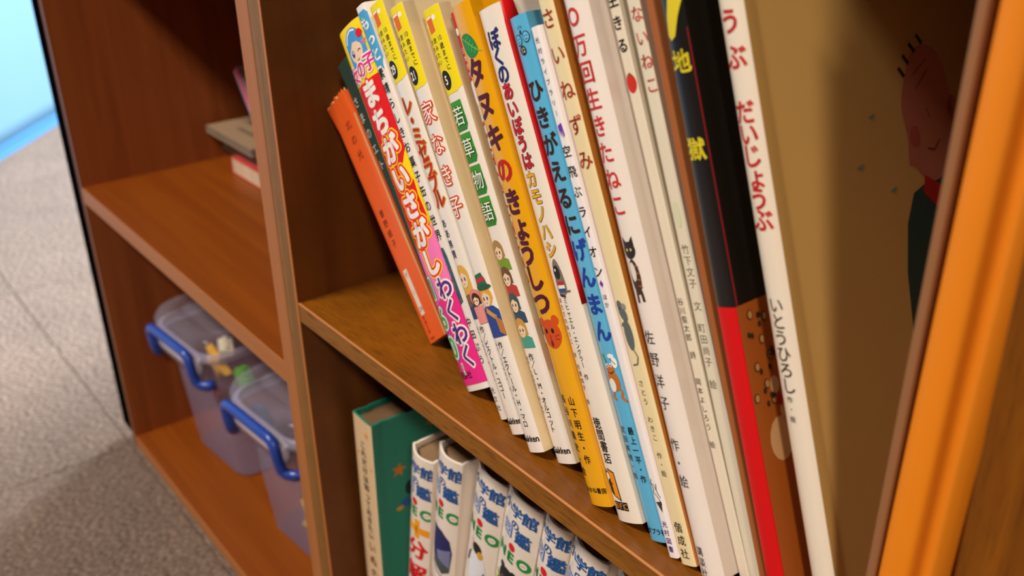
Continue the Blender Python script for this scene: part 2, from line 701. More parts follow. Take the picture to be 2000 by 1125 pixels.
def build_partition():
    """pale blue folding partition standing at the far left"""
    r = empty('partition_screen', (-2.4, 0.30, 0), 'pale blue partition screen standing on the carpet at the far left', 'partition')
    d = Vector((-0.747, 0.665, 0))
    nrm = Vector((0.665, 0.747, 0))
    bm = bmesh.new()
    n = 60
    rows = [0.012, 0.05, 0.4, 0.9, 1.5]
    g = []
    for k, z in enumerate(rows):
        row = []
        for i in range(n + 1):
            t = -1.6 + 3.0 * i / n
            w = 0.006 * math.sin(t * 9 + 0.8) + 0.004 * math.sin(t * 23)
            row.append(bm.verts.new(d * t + nrm * (w * (0.25 + 0.75 * min(1, z)))+ Vector((0, 0, z))))
        g.append(row)
    for a, b in zip(g, g[1:]):
        for i in range(n):
            bm.faces.new((a[i], a[i + 1], b[i + 1], b[i]))
    ext = bmesh.ops.extrude_face_region(bm, geom=bm.faces[:])
    for v in [x for x in ext['geom'] if isinstance(x, bmesh.types.BMVert)]:
        v.co -= nrm * 0.012
    bm_obj('screen_sheet', bm, plain((88, 116, 130), 0.7), r, smooth=True)
    bm = bmesh.new()
    bmesh.ops.create_cube(bm, size=1)
    for v in bm.verts:
        p = d * (v.co.x * 3.0 - 0.1) + nrm * (v.co.y * 0.034 - 0.006) + Vector((0, 0, 0.011 + v.co.z * 0.018))
        v.co = p
    bmesh.ops.bevel(bm, geom=bm.edges[:], offset=0.004, segments=2, affect='EDGES')
    tag(bm_obj('bottom_hem', bm, plain((58, 106, 140), 0.6), r), 'deeper blue hem')


build_partition()

# ------------------------------------------------------------------ bookcases
LAM_H = wood('laminate_shelf', (133, 66, 13), (114, 51, 8), 0, streak=55, rough=0.4)
LAM_V = wood('laminate_upright', (150, 80, 36), (124, 60, 24), 2, streak=55, rough=0.45)
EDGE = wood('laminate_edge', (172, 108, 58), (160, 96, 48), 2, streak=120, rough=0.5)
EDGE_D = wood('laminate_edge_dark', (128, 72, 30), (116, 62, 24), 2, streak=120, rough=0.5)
EDGE_H = wood('laminate_edge_long', (172, 108, 58), (160, 96, 48), 0, streak=120, rough=0.5)
PLY_TOP = wood('stained_ply_top', (138, 80, 14), (106, 58, 9), 0, pore=(98, 54, 10), mottle=0.25, streak=26, rough=0.38)
PLY_FACE = wood('ply_front_edge', (154, 100, 34), (126, 76, 20), 0, pore=(96, 56, 14), streak=130, rough=0.5)
PLY_FACE_V = wood('ply_upright_edge', (142, 98, 44), (124, 82, 34), 2, pore=(110, 72, 30), streak=130, rough=0.5)
PLY_SIDE = wood('stained_ply_side', (120, 68, 24), (96, 52, 17), 2, mottle=0.22, streak=30, rough=0.45)
PLY_POST_SHADE = wood('stained_ply_post_shade', (140, 80, 14), (112, 60, 8), 2, pore=(100, 54, 8), mottle=0.15, streak=110, rough=0.45)  # stained ply toned darker, painting in the shade on the right post
BLACK_FELT = plain((8, 6, 6), 1.0)
BLACK_FELT.node_tree.nodes['Principled BSDF'].inputs['Specular IOR Level'].default_value = 0.0
VENEER = plain((186, 108, 40), 0.4)
VENEER_HIGHLIGHT = plain((184, 120, 66), 0.5)


def build_cases():
    D = 300
    a = empty('bookcase', (-0.8, 0.15, 0), 'low orange-brown laminate bookcase holding two clear plastic boxes', 'bookcase')
    box('side_panel', -1019, -1010, 0.6, D, 0, 598, LAM_V, a)
    box('side_panel', -568.4, -552, 0.6, D, 0, 598, LAM_V, a)
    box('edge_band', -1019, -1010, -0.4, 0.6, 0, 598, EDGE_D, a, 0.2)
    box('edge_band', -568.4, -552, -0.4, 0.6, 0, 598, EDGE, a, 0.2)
    for nm, z0, z1 in (('bottom_board', 1.0, 13.8), ('shelf', 289.0, 304.9), ('top_board', 581.5, 598)):
        o = box(nm, -1010, -568.4, 0.6, D - 6, z0, z1, LAM_H, a)
        box('edge_band', -1010, -568.4, -0.4, 0.6, z0, z1, EDGE_H, a, 0.25)
    box('back_panel', -1010, -568.4, D - 6, D, 0, 598, LAM_V, a)
    p = empty('black_panel', (-1.04, 0.1, 0), 'thin black board fixed upright against the outer left side of the bookcase', 'panel')
    box('board', -1049, -1019.3, 0, 240, 13, 640, BLACK_FELT, p, 0.6)
    b = empty('bookcase', (-0.3, 0.15, 0), 'stained plywood bookcase with a full middle shelf of leaning picture books', 'bookcase')
    TZ = 690
    box('side_panel', -551.8, -535.2, 0.4, D, 0, TZ, PLY_SIDE, b)
    box('edge_band', -551.0, -536.2, -0.5, 0.4, 0, TZ, PLY_FACE_V, b, 0.2)
    box('edge_veneer', -536.1, -533.9, -0.5, D, 0, TZ, PLY_SIDE, b)
    box('edge_veneer', -536.1, -533.9, -0.9, -0.5, 0, TZ, VENEER, b)
    box('side_panel', -106, -70, 0.6, D, 0, TZ, PLY_SIDE, b)
    box('edge_band', -106, -70, -0.5, 0.6, 0, TZ, PLY_POST_SHADE, b, 0.3)
    box('shelf', -533.9, -106, 0.6, D - 6, 349.9, 362.6, PLY_TOP, b)
    box('edge_band', -533.9, -106, -0.4, 0.6, 349.9, 361.9, PLY_FACE, b, 0.15)
    box('edge_veneer', -533.9, -106, -0.6, 0.7, 361.9, 362.65, VENEER_HIGHLIGHT, b, 0.2)  # light veneer strip that paints the highlight along the shelf's top edge
    box('bottom_board', -533.9, -106, 0, D - 6, 1, 13.8, PLY_TOP, b)
    box('top_board', -533.9, -106, 0, D - 6, TZ - 15, TZ, PLY_TOP, b)
    box('back_panel', -533.9, -106, D - 6, D, 0, TZ, PLY_SIDE, b)


build_cases()

# ------------------------------------------------------------------ the leaning row on the middle shelf
ZS = 362.75
GRP = 'books leaning in the middle shelf row'
WHITE = (244, 233, 221)
CREAM = (240, 222, 180)
K = (24, 20, 20)
SKIN = (240, 206, 170)


def ginfo(p, num, u=4.4):
    """printed head of the white series volumes: yellow cap, book badge, three lines, black disc"""
    Y = (240, 218, 10)
    p.poly([(0, 0), (15.4, 0), (15.4, 34.6), (14.2, 37), (10, 38.6), (0, 38.8)], Y, 1)
    p.poly([(2.6, 3.6), (7.2, 3.2), (7.6, 10.4), (3.2, 11.0)], (228, 104, 30), 2)
    p.poly([(2.9, 3.7), (7.1, 3.4), (7.1, 4.3), (2.9, 4.6)], (250, 240, 226), 3)
    p.ell(9.0, 4.6, 1.5, 1.2, (250, 240, 226), 2)
    p.ell(1.9, 7.0, 0.7, 1.2, (250, 240, 226), 2)
    p.vt('10', 8.8, 13.4, 8.8, 13.4, 3, K) if False else p.ht('10', 9.0, 14.0, 3.2, K, 2, 0.0)
    p.vt('歳までに', 9.1, 17.6, 9.5, 27.4, 3.1, K, 2, 0.012)
    p.vt('読みたい', 4.8, 14.2, 4.4, 24.0, 2.7, K, 2, 0.006)
    p.vt('世界名作', 1.3, 14.2, 1.3, 24.4, 2.4, K, 2, 0.0)
    p.ell(u, 32.3, 3.9, 4.5, K, 2)
    p.ht(num, u + 0.2, 32.3, 5.6, (250, 245, 235), 3, 0.03, 0.86)


def face(p, u, v, r, hair, eye=(60, 80, 150), fringe=True, layer=2, long=1.0):
    p.ell(u, v - r * 0.1, r * 1.22, r * 1.3, hair, layer)
    if long > 0:
        p.poly([(u - r * 1.2, v), (u + r * 1.2, v), (u + r * 1.25, v + r * 1.6 * long), (u - r * 1.25, v + r * 1.6 * long)], hair, layer)
    p.ell(u, v + r * 0.18, r * 0.82, r * 0.95, SKIN, layer + 1)
    if fringe:
        p.poly([(u - r * 0.9, v - r * 0.1), (u - r * 0.5, v - r * 0.8), (u + r * 0.5, v - r * 0.8), (u + r * 0.9, v - r * 0.1), (u + r * 0.4, v - r * 0.35), (u, v - r * 0.6), (u - r * 0.5, v - r * 0.3)], hair, layer + 2)
    for sgn in (-1, 1):
        p.ell(u + sgn * r * 0.36, v + r * 0.2, r * 0.15, r * 0.22, eye, layer + 2)
    p.line([(u - r * 0.15, v + r * 0.72), (u + r * 0.15, v + r * 0.72)], r * 0.08, (180, 90, 80), layer + 2)


def row_books():
    # 1 worn orange paperback
    b = Book('paperback_book', 'worn orange paperback with frayed top leaning on the upright at left end of the row', -436.8, 32.9, ZS, 39.29, 22.0, 151.0, 105, (236, 96, 34), sag=0.8, pw=6, hard=False, taper=0.26, group=GRP, ragged=2.0, rough=0.45, coat=0.15, pages=(206, 176, 128))
    BR = (120, 44, 22)
    b.put('worn_edge_print', Print().poly([(20.9, 0), (21.85, 0), (21.85, 151), (20.8, 151), (21.1, 120), (20.4, 90), (21.0, 60)], (196, 160, 112), 1))
    b.put('title_print', Print().vt('極北の光', 12.4, 8.6, 11.6, 36.3, 6.0, BR))
    b.put('author_print', Print().vt('曽野綾子', 8.5, 72.1, 8.3, 90.7, 5.0, BR))
    b.put('spine_sticker', Print().rect(5.2, 106.8, 9.8, 134.6, (226, 212, 190), 1).vt('そ', 7.4, 110, 7.4, 110, 3.6, (90, 70, 60), 2).ht('1', 7.6, 121, 3.6, (90, 70, 60), 2).ht('24', 7.6, 131, 4.0, (70, 55, 50), 2), 'cream sticker')
    b.put('publisher_print', Print().vt('新潮文庫', 6.3, 136.2, 6.3, 144.6, 2.5, BR).ht('\u00a5240', 6.8, 148.8, 2.6, BR))
    # 2 thin dark green book set back
    b = Book('paperback_book', 'dark green book set back between the orange paperback and the colourful puzzle book', -407.4, 33.4, ZS, 37.3, 15, 181, 110, (36, 62, 52), sag=1.0, pw=4, hard=False, group=GRP, rough=0.6, coat=0.05, ragged=0.6)
    b.put('title_print', Print().vt('さまのエト', 4.6, 24, 4.6, 62, 6.6, (206, 206, 196), 1))
    # 3 puzzle book
    b = Book('picture_book', 'thick colourful puzzle book with a blue-haired girl at the top of its spine', -381.5, 18.5, ZS, 31.93, 26.3, 198.3, 148, (240, 232, 222), sag=2.2, pw=3.2, group=GRP, hard=False, rough=0.25, coat=0.6)
    RED, YEL, PNK = (222, 22, 30), (250, 214, 10), (232, 40, 132)
    p = Print()
    p.rect(0, 0, 26.3, 30, YEL, 1)
    p.rect(0, 30, 26.3, 128, RED, 1)
    p.poly([(0, 118), (6, 122), (14, 112), (20, 117), (26.3, 106), (26.3, 194.9), (0, 194.9)], (244, 120, 180), 2)
    p.poly([(0, 152), (26.3, 140), (26.3, 194.9), (0, 194.9)], PNK, 3)
    for (u, v, r) in ((3, 27, 1.6), (24, 12, 1.5), (3.4, 31, 1.3)):
        p.star(u, v, r * 1.5, (240, 110, 20), 2)
    p.line([(1.2, 30), (1.2, 70), (0.6, 90), (1.4, 120)], 1.4, YEL, 2)
    p.line([(25.6, 80), (24.4, 95), (25.6, 112)], 2.0, YEL, 2)
    p.poly([(20, 78), (26, 70), (26, 92)], YEL, 2)
    b.put('ground_print', p)
    p = Print()
    HB = (66, 150, 214)
    p.ell(15.5, 11, 9.2, 9.0, HB, 2)
    p.rect(6.4, 11, 24.6, 21, HB, 2)
    p.ell(15, 14, 6.6, 6.4, SKIN, 3)
    p.poly([(8.2, 13), (10.5, 7), (20, 6.6), (22.4, 13), (18.5, 9.8), (14, 9.0), (11.5, 11)], HB, 4)
    p.ell(11.5, 14.5, 1.5, 2.0, (40, 60, 150), 4).ell(11.9, 13.9, 0.5, 0.7, (245, 245, 255), 5)
    p.line([(16.8, 14.8), (18.4, 14.0), (20.0, 14.6)], 0.6, (90, 50, 50), 4)
    p.line([(13.5, 18.2), (15.2, 18.8), (16.6, 18.0)], 0.6, (190, 60, 60), 4)
    p.ell(22.6, 7.2, 2.4, 2.2, (214, 24, 44), 5)
    p.line([(8.6, 8.5), (11.5, 4.6), (16, 3.2), (20, 4.4)], 1.0, (244, 236, 226), 5)
    b.put('girl_picture', p)
    p = Print()
    p.vt('女の子', 5.2, 24.5, 22.5, 22.6, 9.6, PNK, 6, 0.03, 1.0, ((WHITE, 0.10),))
    TW, OR_ = (246, 238, 228), (232, 44, 30)
    p.vt('まち', 14.4, 36.8, 14.4, 52.1, 14.8, TW, 4, 0.06, 1.1, ((OR_, 0.08),))
    p.vt('がいさがし', 14.2, 67.4, 14.0, 128.6, 14.8, TW, 4, 0.06, 1.1, ((YEL, 0.15), (OR_, 0.09)))
    p.vt('わくわく', 17.6, 143.3, 16.8, 180.0, 12.8, (92, 34, 130), 6, 0.035, 1.05, ((WHITE, 0.10),))
    for c, v, u in (('1', 141.5, 4.4), ('6', 158, 4.8), ('0', 174, 4.8)):
        p.ch(c, u, v, 16, (60, 160, 214), 6, 0.13)
        p.ch(c, u, v, 16, (244, 240, 230), 7, 0.09)
        p.ch(c, u, v, 16, (64, 170, 60), 8, 0.025)
    p.vt('!', 8.2, 186, 8.2, 186, 8, (64, 170, 60), 8, 0.02, 1.0, (((244, 240, 230), 0.07),))
    b.put('title_print', p)
    b.put('publisher_print', Print().ht('西東社', 7.6, 189.6, 4.4, K, 6, 0.01))
    # 4 sweets tin book
    b = Book('picture_book', 'thin white book with a blue speech bubble at the top of its spine', -349.4, 17.1, ZS, 31.14, 9.8, 216.9, 148, WHITE, sag=1.2, pw=4, group=GRP, hard=False)
    p = Print().poly([(1.2, 5), (2.2, 2.9), (8.4, 2.9), (9.8, 5), (9.8, 28), (8.6, 31), (8.2, 34.5), (6.2, 31.2), (2.2, 31.0), (1.2, 28)], (72, 158, 206), 1)
    p.vt('もっと', 5.4, 9.2, 5.9, 25.4, 7.2, (248, 240, 230), 2, 0.04)
    p.vt('素晴らしきお菓子缶の世界', 4.1, 35.1, 3.9, 119.9, 6.0, K, 2, 0.014)
    b.put('title_print', p)
    p = Print().poly([(0, 126), (4.2, 126.5), (5.2, 131), (5.4, 155), (0, 157)], (44, 92, 104), 1)
    for i in range(14):
        p.ell(random.uniform(.5, 4.4), random.uniform(128, 154), .7, .9, random.choice([(60, 120, 130), (120, 96, 84), (38, 70, 84)]), 2, 8)
    b.put('tin_picture', p)
    b.put('author_print', Print().vt('中田ぷう', 3.6, 165.5, 3.4, 185.2, 5.0, K, 2, 0.01).vt('光文社', 3.6, 201.5, 3.6, 210.6, 3.4, K))
    # 5-7 white series volumes
    navy = (30, 44, 100)

    def series(x, y, lean, w, h, num, label):
        q = Book('picture_book', label, x, y, ZS, lean, w, h, 150, (238, 216, 172), spine_rgb=WHITE, sag=1.2, pw=3.0, group=GRP, hard=True, rough=0.28, coat=0.45)
        p_ = Print()
        ginfo(p_, num)
        q.put('series_print', p_)
        return q
    b = series(-335.6, 13.3, 29.14, 13.6, 217.1, '29', 'white book with yellow spine cap, disc 29 and a red and gold title')
    RD, GO = (196, 30, 26), (206, 150, 40)
    b.put('title_print', Print().vt('レ・ミゼラブル', 6.2, 50.5, 7.0, 97.5, 10.4, RD, 2, 0.025, 0.95, ((GO, 0.06),)).vt('ああ無情', 3.6, 109.4, 3.4, 125.0, 4.6, navy, 2, 0.01))
    p = Print()
    face(p, 4.6, 137, 4.6, (222, 170, 72), long=2.0)
    p.poly([(0, 146), (9, 145), (10, 158), (0, 158)], (48, 62, 112), 2)
    face(p, 9.6, 149, 2.5, (70, 40, 30), (60, 40, 30), long=0.6, layer=4)
    p.ell(9.6, 147.8, 4.4, 4.2, (222, 130, 120), 3)
    p.poly([(6, 152.5), (13.5, 152), (13.8, 160.6), (6.5, 161)], (224, 140, 132), 5)
    b.put('girl_picture', p)
    b.put('author_print', Print().vt('作／ビクトル・ユゴー', 6.2, 163.6, 6.2, 197, 4.0, K, 2, 0.006).vt('編訳／岡田好惠 絵／佐々木', 1.6, 162.6, 1.5, 189, 2.0, (70, 60, 60)).ht('Gakken', 6.4, 210.1, 4.4, K, 2, 0.03))
    b = series(-318.8, 10.8, 27.47, 12.6, 216.3, '21', 'white book with yellow spine cap, disc 21 and a boy in a green hat')
    b.put('title_print', Print().vt('家なき子', 6.6, 50.6, 5.4, 95.6, 10.8, (248, 240, 230), 2, 0.0, 1.0, (((240, 120, 50), 0.085), ((206, 50, 36), 0.05))))
    p = Print()
    face(p, 6.0, 139.5, 4.2, (224, 160, 60), long=0.2)
    p.poly([(1.2, 134.6), (2.6, 128.6), (8.4, 127.8), (10.8, 134.4)], (44, 106, 70), 5)
    p.poly([(1.8, 132.6), (2.2, 130.6), (9.6, 129.9), (10.2, 131.9)], (200, 44, 60), 6)
    p.ell(6, 134.8, 6.2, 1.5, (36, 92, 62), 6)
    p.poly([(0, 146), (3, 144.2), (10, 144), (13, 147), (13, 159), (0, 159.5)], (44, 70, 140), 3)
    p.poly([(4, 144.5), (10.5, 149), (9.6, 151), (3.2, 147)], (206, 150, 70), 4)
    p.poly([(9, 149), (12.8, 152), (12.4, 159), (9.5, 157)], (176, 116, 58), 4)
    b.put('boy_picture', p)
    b.put('author_print', Print().vt('作／エクトール・H・マロ', 5.7, 163.2, 6.0, 202, 3.9, K, 2, 0.006).vt('編訳／小松原宏子 絵／木村', 1.5, 162.6, 1.4, 192, 2.0, (70, 60, 60)).ht('Gakken', 5.4, 209.3, 4.4, K, 2, 0.03))
    b = series(-303.7, 15.7, 26.02, 14.4, 215.0, '5', 'white book with yellow spine cap, disc 5 and title in green squares')
    p = Print()
    for c, v in zip('若草物語', (49.2, 64.0, 79.0, 93.8)):
        p.poly([(0.6, v - 6.8), (10.6, v - 6.8), (11.0, v + 4.4), (9.4, v + 6.8), (0.6, v + 6.8)], (62, 148, 44), 1)
        p.poly([(0.6, v + 0.4), (11, v + 0.4), (11.0, v + 4.4), (9.4, v + 6.8), (0.6, v + 6.8)], (46, 128, 44), 2)
        p.vt(c, 5.7, v, 5.7, v, 9.4, (246, 240, 226), 4, 0.004, 1.0, (((34, 104, 40), 0.05),))
    b.put('title_print', p)
    p = Print()
    for v, hair, dress, u in ((112.4, (168, 130, 74), (120, 150, 44), 5.2), (125, (112, 76, 50), (186, 60, 54), 5.6), (137.5, (66, 84, 82), (54, 74, 100), 5.4), (149.5, (206, 150, 66), (70, 156, 136), 5.2)):
        p.poly([(1, v + 3), (6, v + 2.4), (11, v + 4.6), (11.4, v + 9.4), (1, v + 9.4)], dress, 1)
        face(p, u - .6, v, 3.7, hair, (70, 90, 80), long=0.5, layer=2)
    b.put('girls_picture', p)
    b.put('author_print', Print().vt('作／L・M・オルコット', 5.6, 163.2, 5.8, 198, 4.0, K, 2, 0.006).vt('編訳／小松原宏子 絵／木村', 1.5, 163.6, 1.6, 190, 2.0, (70, 60, 60)).ht('Gakken', 6.6, 208.4, 4.4, K, 2, 0.03))
    # 8 red topped one, mostly hidden
    b = Book('picture_book', 'white book with a red-topped spine, mostly hidden behind the yellow-orange book', -287.0, 17.3, ZS, 25.24, 13.6, 215.5, 150, WHITE, sag=1.9, pw=2.8, group=GRP, rough=0.28, coat=0.55)
    p = Print().poly([(0, 0), (13.6, 0), (13.6, 46), (0, 38)], (212, 24, 38), 1).vt('日本名作', 4.0, 17.0, 4.0, 27.8, 2.8, (246, 236, 228), 2)
    p.ell(3.4, 8.6, 1.5, 1.7, (246, 236, 228), 2).ell(4.0, 36, 3.6, 5.6, (246, 236, 228), 2)
    rr_ = random.Random(5)
    for i in range(16):
        v = 50 + i * 5.2 + rr_.uniform(-1, 1)
        a_, b_ = rr_.uniform(0.2, 1.6), rr_.uniform(3.0, 6.0)
        dv_ = rr_.choice([-1.5, 0.4, 2.4, 4.2])
        p.line([(a_, v), (b_, v + dv_)], 1.5, (226, 186, 90), 3).line([(a_, v), (b_, v + dv_)], 0.9, (196, 34, 30), 4)
        if i % 3 == 0:
            p.line([(b_, v - 2), (b_ - .6, v + 3)], 0.9, (190, 30, 30), 4)
    p.poly([(0, 140), (7, 138), (7, 164), (0, 164)], (196, 34, 44), 3).ell(3.4, 148, 2.6, 3.4, SKIN, 4).ell(3.2, 144.6, 3.2, 2.6, (60, 44, 44), 5)
    b.put('title_print', p)
    # 9 yellow-orange
    b = Book('picture_book', 'yellow-orange book with a green leaf above the maroon title on its spine', -270.6, 7.4, ZS, 24.54, 13.9, 221.1, 152, (240, 170, 6), sag=1.3, pw=2.6, group=GRP, rough=0.25, coat=0.55)
    MR = (84, 22, 40)
    p = Print()
    p.vt('タヌキの', 6.2, 28.8, 6.4, 70.6, 12.6, MR, 2, 0.05)
    p.items = p.items[:-1]
    p.vt('の', 6.4, 70.6, 6.4, 70.6, 11.6, (190, 30, 28), 2, 0.05)
    p.vt('きょうしつ', 6.2, 84.4, 6.2, 129, 12.2, MR, 2, 0.05)
    b.put('title_print', p)
    G = (36, 132, 62)
    p = Print().poly(smooth([(2.0, 14.6), (3.6, 12.6), (7.4, 12.6), (10.4, 15.4), (11.6, 20.4), (9.0, 22.6), (5.4, 22.4), (2.8, 19.4)]), G, 1)
    p.line([(3.2, 13.8), (11.4, 20.6), (13.2, 21.2)], 0.5, (120, 180, 90), 2)
    for i in range(4):
        p.line([(5 + i * 1.7, 15.3 + i * 1.4), (4.0 + i * 1.7, 18.6 + i * 0.9)], 0.3, (120, 180, 90), 2)
        p.line([(5 + i * 1.7, 15.3 + i * 1.4), (7.4 + i * 1.2, 13.9 + i * 1.7)], 0.3, (120, 180, 90), 2)
    b.put('leaf_picture', p)
    OR = (206, 78, 26)
    p = Print().ell(7.2, 142.8, 6.0, 6.6, OR, 1).ell(2.6, 137.6, 2.0, 2.4, OR, 1).ell(11.6, 137.0, 2.0, 2.4, OR, 1)
    for s_ in (-1, 1):
        p.ell(6.6 + s_ * 2.2, 141.4, 0.9, 1.2, K, 2)
    p.line([(6.4, 143), (6.4, 147.5)], 0.5, (120, 30, 20), 2).ell(6.4, 147.0, 0.9, 1.5, (120, 30, 20), 2)
    p.line([(9.5, 144), (12, 143.4)], 0.3, (120, 30, 20), 2).line([(9.5, 145), (12, 145.4)], 0.3, (120, 30, 20), 2)
    b.put('animal_picture', p)
    b.put('author_print', Print().vt('山下明生・作', 7.9, 172.9, 7.6, 199.6, 4.4, K, 2, 0.012).vt('長谷川義史・絵', 1.7, 172.2, 1.7, 205.5, 4.2, K, 2, 0.008).ht('あかね書房', 6.8, 213.8, 2.8, K, 2, 0.016))
    # 10 platypus book + its red neighbour
    b = Book('picture_book', 'white book with a blue, red and yellow title and a platypus on its spine', -255.1, 9.2, ZS, 24.2, 15.5, 220.9, 152, (246, 234, 218), sag=1.3, pw=2.8, group=GRP, rough=0.26, coat=0.55)
    NV, RR, YY = (34, 38, 104), (204, 26, 44), (246, 178, 20)
    p = Print().vt('ぼくの', 7.0, 12.6, 6.8, 27, 8.4, NV, 2, 0.05)
    p.vt('あいぼうは', 6.6, 34.0, 6.8, 63.2, 7.6, RR, 2, 0.035, 1.0, (((40, 26, 26), 0.03),))
    p.vt('カモノハシ', 6.2, 70.6, 6.5, 100.6, 7.6, YY, 2, 0.03, 1.0, (((40, 30, 20), 0.035),))
    b.put('title_print', p)
    p = Print().poly(smooth([(3.6, 112), (4.2, 107), (6.4, 104.6), (8.4, 107.4), (9.6, 113), (9.4, 119), (4.6, 121), (3.4, 117)]), (126, 112, 96), 1)
    p.ell(5.8, 110.4, 2.2, 3.0, (40, 36, 40), 2).rect(4.2, 114.4, 8.8, 116.0, (190, 40, 44), 2).rect(4.2, 116.0, 8.8, 117.4, (240, 236, 226), 2).rect(4.2, 117.4, 8.8, 119, (50, 80, 150), 2)
    p.ell(5.2, 109.4, 0.5, 0.6, (240, 236, 226), 3).line([(8, 119), (11.6, 118.8)], 0.9, (120, 96, 66), 1).line([(4, 120), (7.6, 121)], 1.0, (50, 40, 36), 2)
    b.put('platypus_picture', p)
    p = Print().vt('ミヒャエル・エングラー', 6.5, 122.6, 6.4, 150.6, 2.9, K, 2).vt('作', 6.4, 156, 6.4, 156, 3.0, K).vt('はたさわゆうこ 訳', 2.5, 122.3, 2.2, 146.4, 2.4, K).vt('杉原知子 絵', 2.3, 151.6, 2.3, 167, 2.6, K)
    b.put('author_print', p)
    p = Print().vt('徳間書店', 4.8, 176.4, 5.4, 192, 5.4, K, 2, 0.014)
    p.poly([(2.8, 196.6), (7.0, 198.2), (7.4, 211.4), (3.4, 209.4)], K, 2).poly([(3.3, 197.4), (6.6, 198.7), (6.9, 210.6), (3.8, 208.9)], (240, 146, 20), 3).ell(4.0, 203.6, 0.4, 0.4, K, 4)
    p.poly([(0.9, 203), (3.0, 201), (3.4, 209.4), (1.4, 208)], K, 2).ell(2.0, 200.2, 1.5, 2.0, K, 2).ell(2.1, 200.3, 1.2, 1.6, (246, 240, 230), 3).poly([(0.9, 199), (1.2, 196.8), (2.0, 198.6)], K, 3)
    for i, c in enumerate('BFC'):
        p.rect(1.7 + i * 3.0, 211.6, 4.4 + i * 3.0, 215.4, K, 2).ht(c, 3.05 + i * 3.0, 213.5, 3.6, (236, 150, 40), 3)
    b.put('publisher_print', p)
    bm = bmesh.new()
    rows = []
    for k in range(15):
        v = 126 * k / 14 - 0.9
        wd = 0.3 * (1 - k / 14) + 0.1 + (0.4 if k < 2 else 0)
        dp = 2.0 if k else 2.8
        ring = [(0.05, dp), (wd * 0.5, dp - 0.5 * (k > 0)), (wd, dp + 0.8), (wd, 9), (0.05, 9)]
        if k == 0:
            ring = [(0.1, 3.2), (wd * 0.5, 2.6), (wd * 0.85, 3.2), (wd * 0.85, 8), (0.1, 8)]
        rows.append([bm.verts.new(Vector((15.5 + a_, d_ - 0.6, 220.9 - v)) * MM) for a_, d_ in ring])
    for r0, r1 in zip(rows, rows[1:]):
        for k in range(5):
            bm.faces.new((r0[k], r0[(k + 1) % 5], r1[(k + 1) % 5], r1[k]))
    bm.faces.new(rows[0])
    bm.faces.new(rows[-1][::-1])
    tag(bm_obj('cloth_edge', bm, plain((206, 8, 14), 0.6), b.root, True), 'red cloth board edge showing past the white jacket')
    # 11 blue toad book
    b = Book('picture_book', 'sky-blue book numbered 12 with a brown toad low on its spine', -237.1, 11.2, ZS, 24.08, 11.0, 220.3, 152, (92, 184, 226), sag=0.9, pw=2.8, group=GRP, rough=0.25, coat=0.55)
    DB, BL = (54, 32, 24), (32, 66, 158)
    p = Print()
    p.vt('ひきがえるに', 5.2, 29.6, 5.0, 84.4, 9.4, DB, 2, 0.04)
    p.vt('げんまん', 5.3, 95.0, 5.8, 129, 9.6, BL, 2, 0.045)
    b.put('title_print', p)
    p = Print()
    for (u, v) in ((3.4, 9.2), (8.2, 8.8)):
        p.ell(u, v, 2.0, 2.3, DB, 2, 20).ell(u, v, 1.6, 1.9, (100, 188, 228), 3)
        p.ell(u - .6, v - .4, .25, .35, DB, 4, 8).ell(u + .6, v - .4, .25, .35, DB, 4, 8).line([(u - .7, v + .7), (u, v + 1.1), (u + .7, v + .7)], .3, DB, 4)
    p.line([(5.2, 7.4), (5.8, 5.6), (6.4, 7.4)], .5, DB, 4).line([(4.6, 4.2), (4.9, 5)], .3, DB, 4).line([(5.8, 3.8), (5.8, 4.7)], .3, DB, 4).line([(7, 4.2), (6.7, 5)], .3, DB, 4)
    p.ell(4.6, 13.4, 1.9, 1.9, DB, 4).ht('12', 4.6, 13.4, 2.6, (246, 240, 230), 5, 0.02)
    b.put('series_print', p)
    TD = (190, 110, 40)
    p = Print().ell(5.0, 150, 3.4, 4.6, TD, 2, rot=-15).ell(4.6, 145.0, 2.6, 2.2, TD, 2).ell(3.6, 152, 2.0, 3.0, (236, 232, 220), 3)
    p.ell(3.4, 143.6, 0.8, 0.9, (246, 240, 230), 4).ell(5.6, 143.4, 0.8, 0.9, (246, 240, 230), 4).ell(3.4, 143.7, 0.35, 0.45, K, 5).ell(5.6, 143.5, 0.35, 0.45, K, 5)
    p.line([(2.6, 146.2), (4.6, 147.0), (6.6, 146)], 0.35, K, 4).line([(3.2, 142.4), (2.0, 138.6)], 0.8, (52, 130, 60), 3)
    p.ell(8.0, 142.4, 1.6, 2.4, (240, 240, 236), 2).ell(6.8, 139.6, 1.8, 1.0, (240, 240, 236), 2).line([(6, 140.6), (8.6, 143.2)], 0.35, K, 3)
    p.line([(6.6, 152), (8.4, 155), (7.2, 157.4), (9.6, 159)], 1.3, TD, 2).line([(3.4, 154), (2.0, 157.6), (3.8, 158.2)], 1.2, TD, 2)
    b.put('toad_picture', p)
    p = Print().vt('最上一平・作', 6.8, 171.7, 6.7, 192.6, 3.6, K, 2, 0.012).vt('武田美穂・絵', 1.8, 171.4, 1.8, 191.6, 3.2, (50, 60, 80)).ht('ポプラ社', 5.6, 215.8, 2.9, K, 2, 0.016)
    b.put('author_print', p)
    # 12 thin white reader
    b = Book('picture_book', 'very thin white reader with purple marks and a brushed black title', -224.8, 9.8, ZS, 23.39, 5.1, 218.2, 152, (248, 240, 238), sag=0.6, pw=4, group=GRP, hard=False)
    PU = (110, 50, 170)
    p = Print().vt('光村ライブラリー', 2.6, 5.2, 2.7, 33.6, 2.5, K).poly([(1.4, 38.4), (3.8, 37.6), (4.2, 42.4), (3.4, 43.6), (3.2, 40), (2.6, 43.4), (2.0, 40), (1.6, 43)], PU)
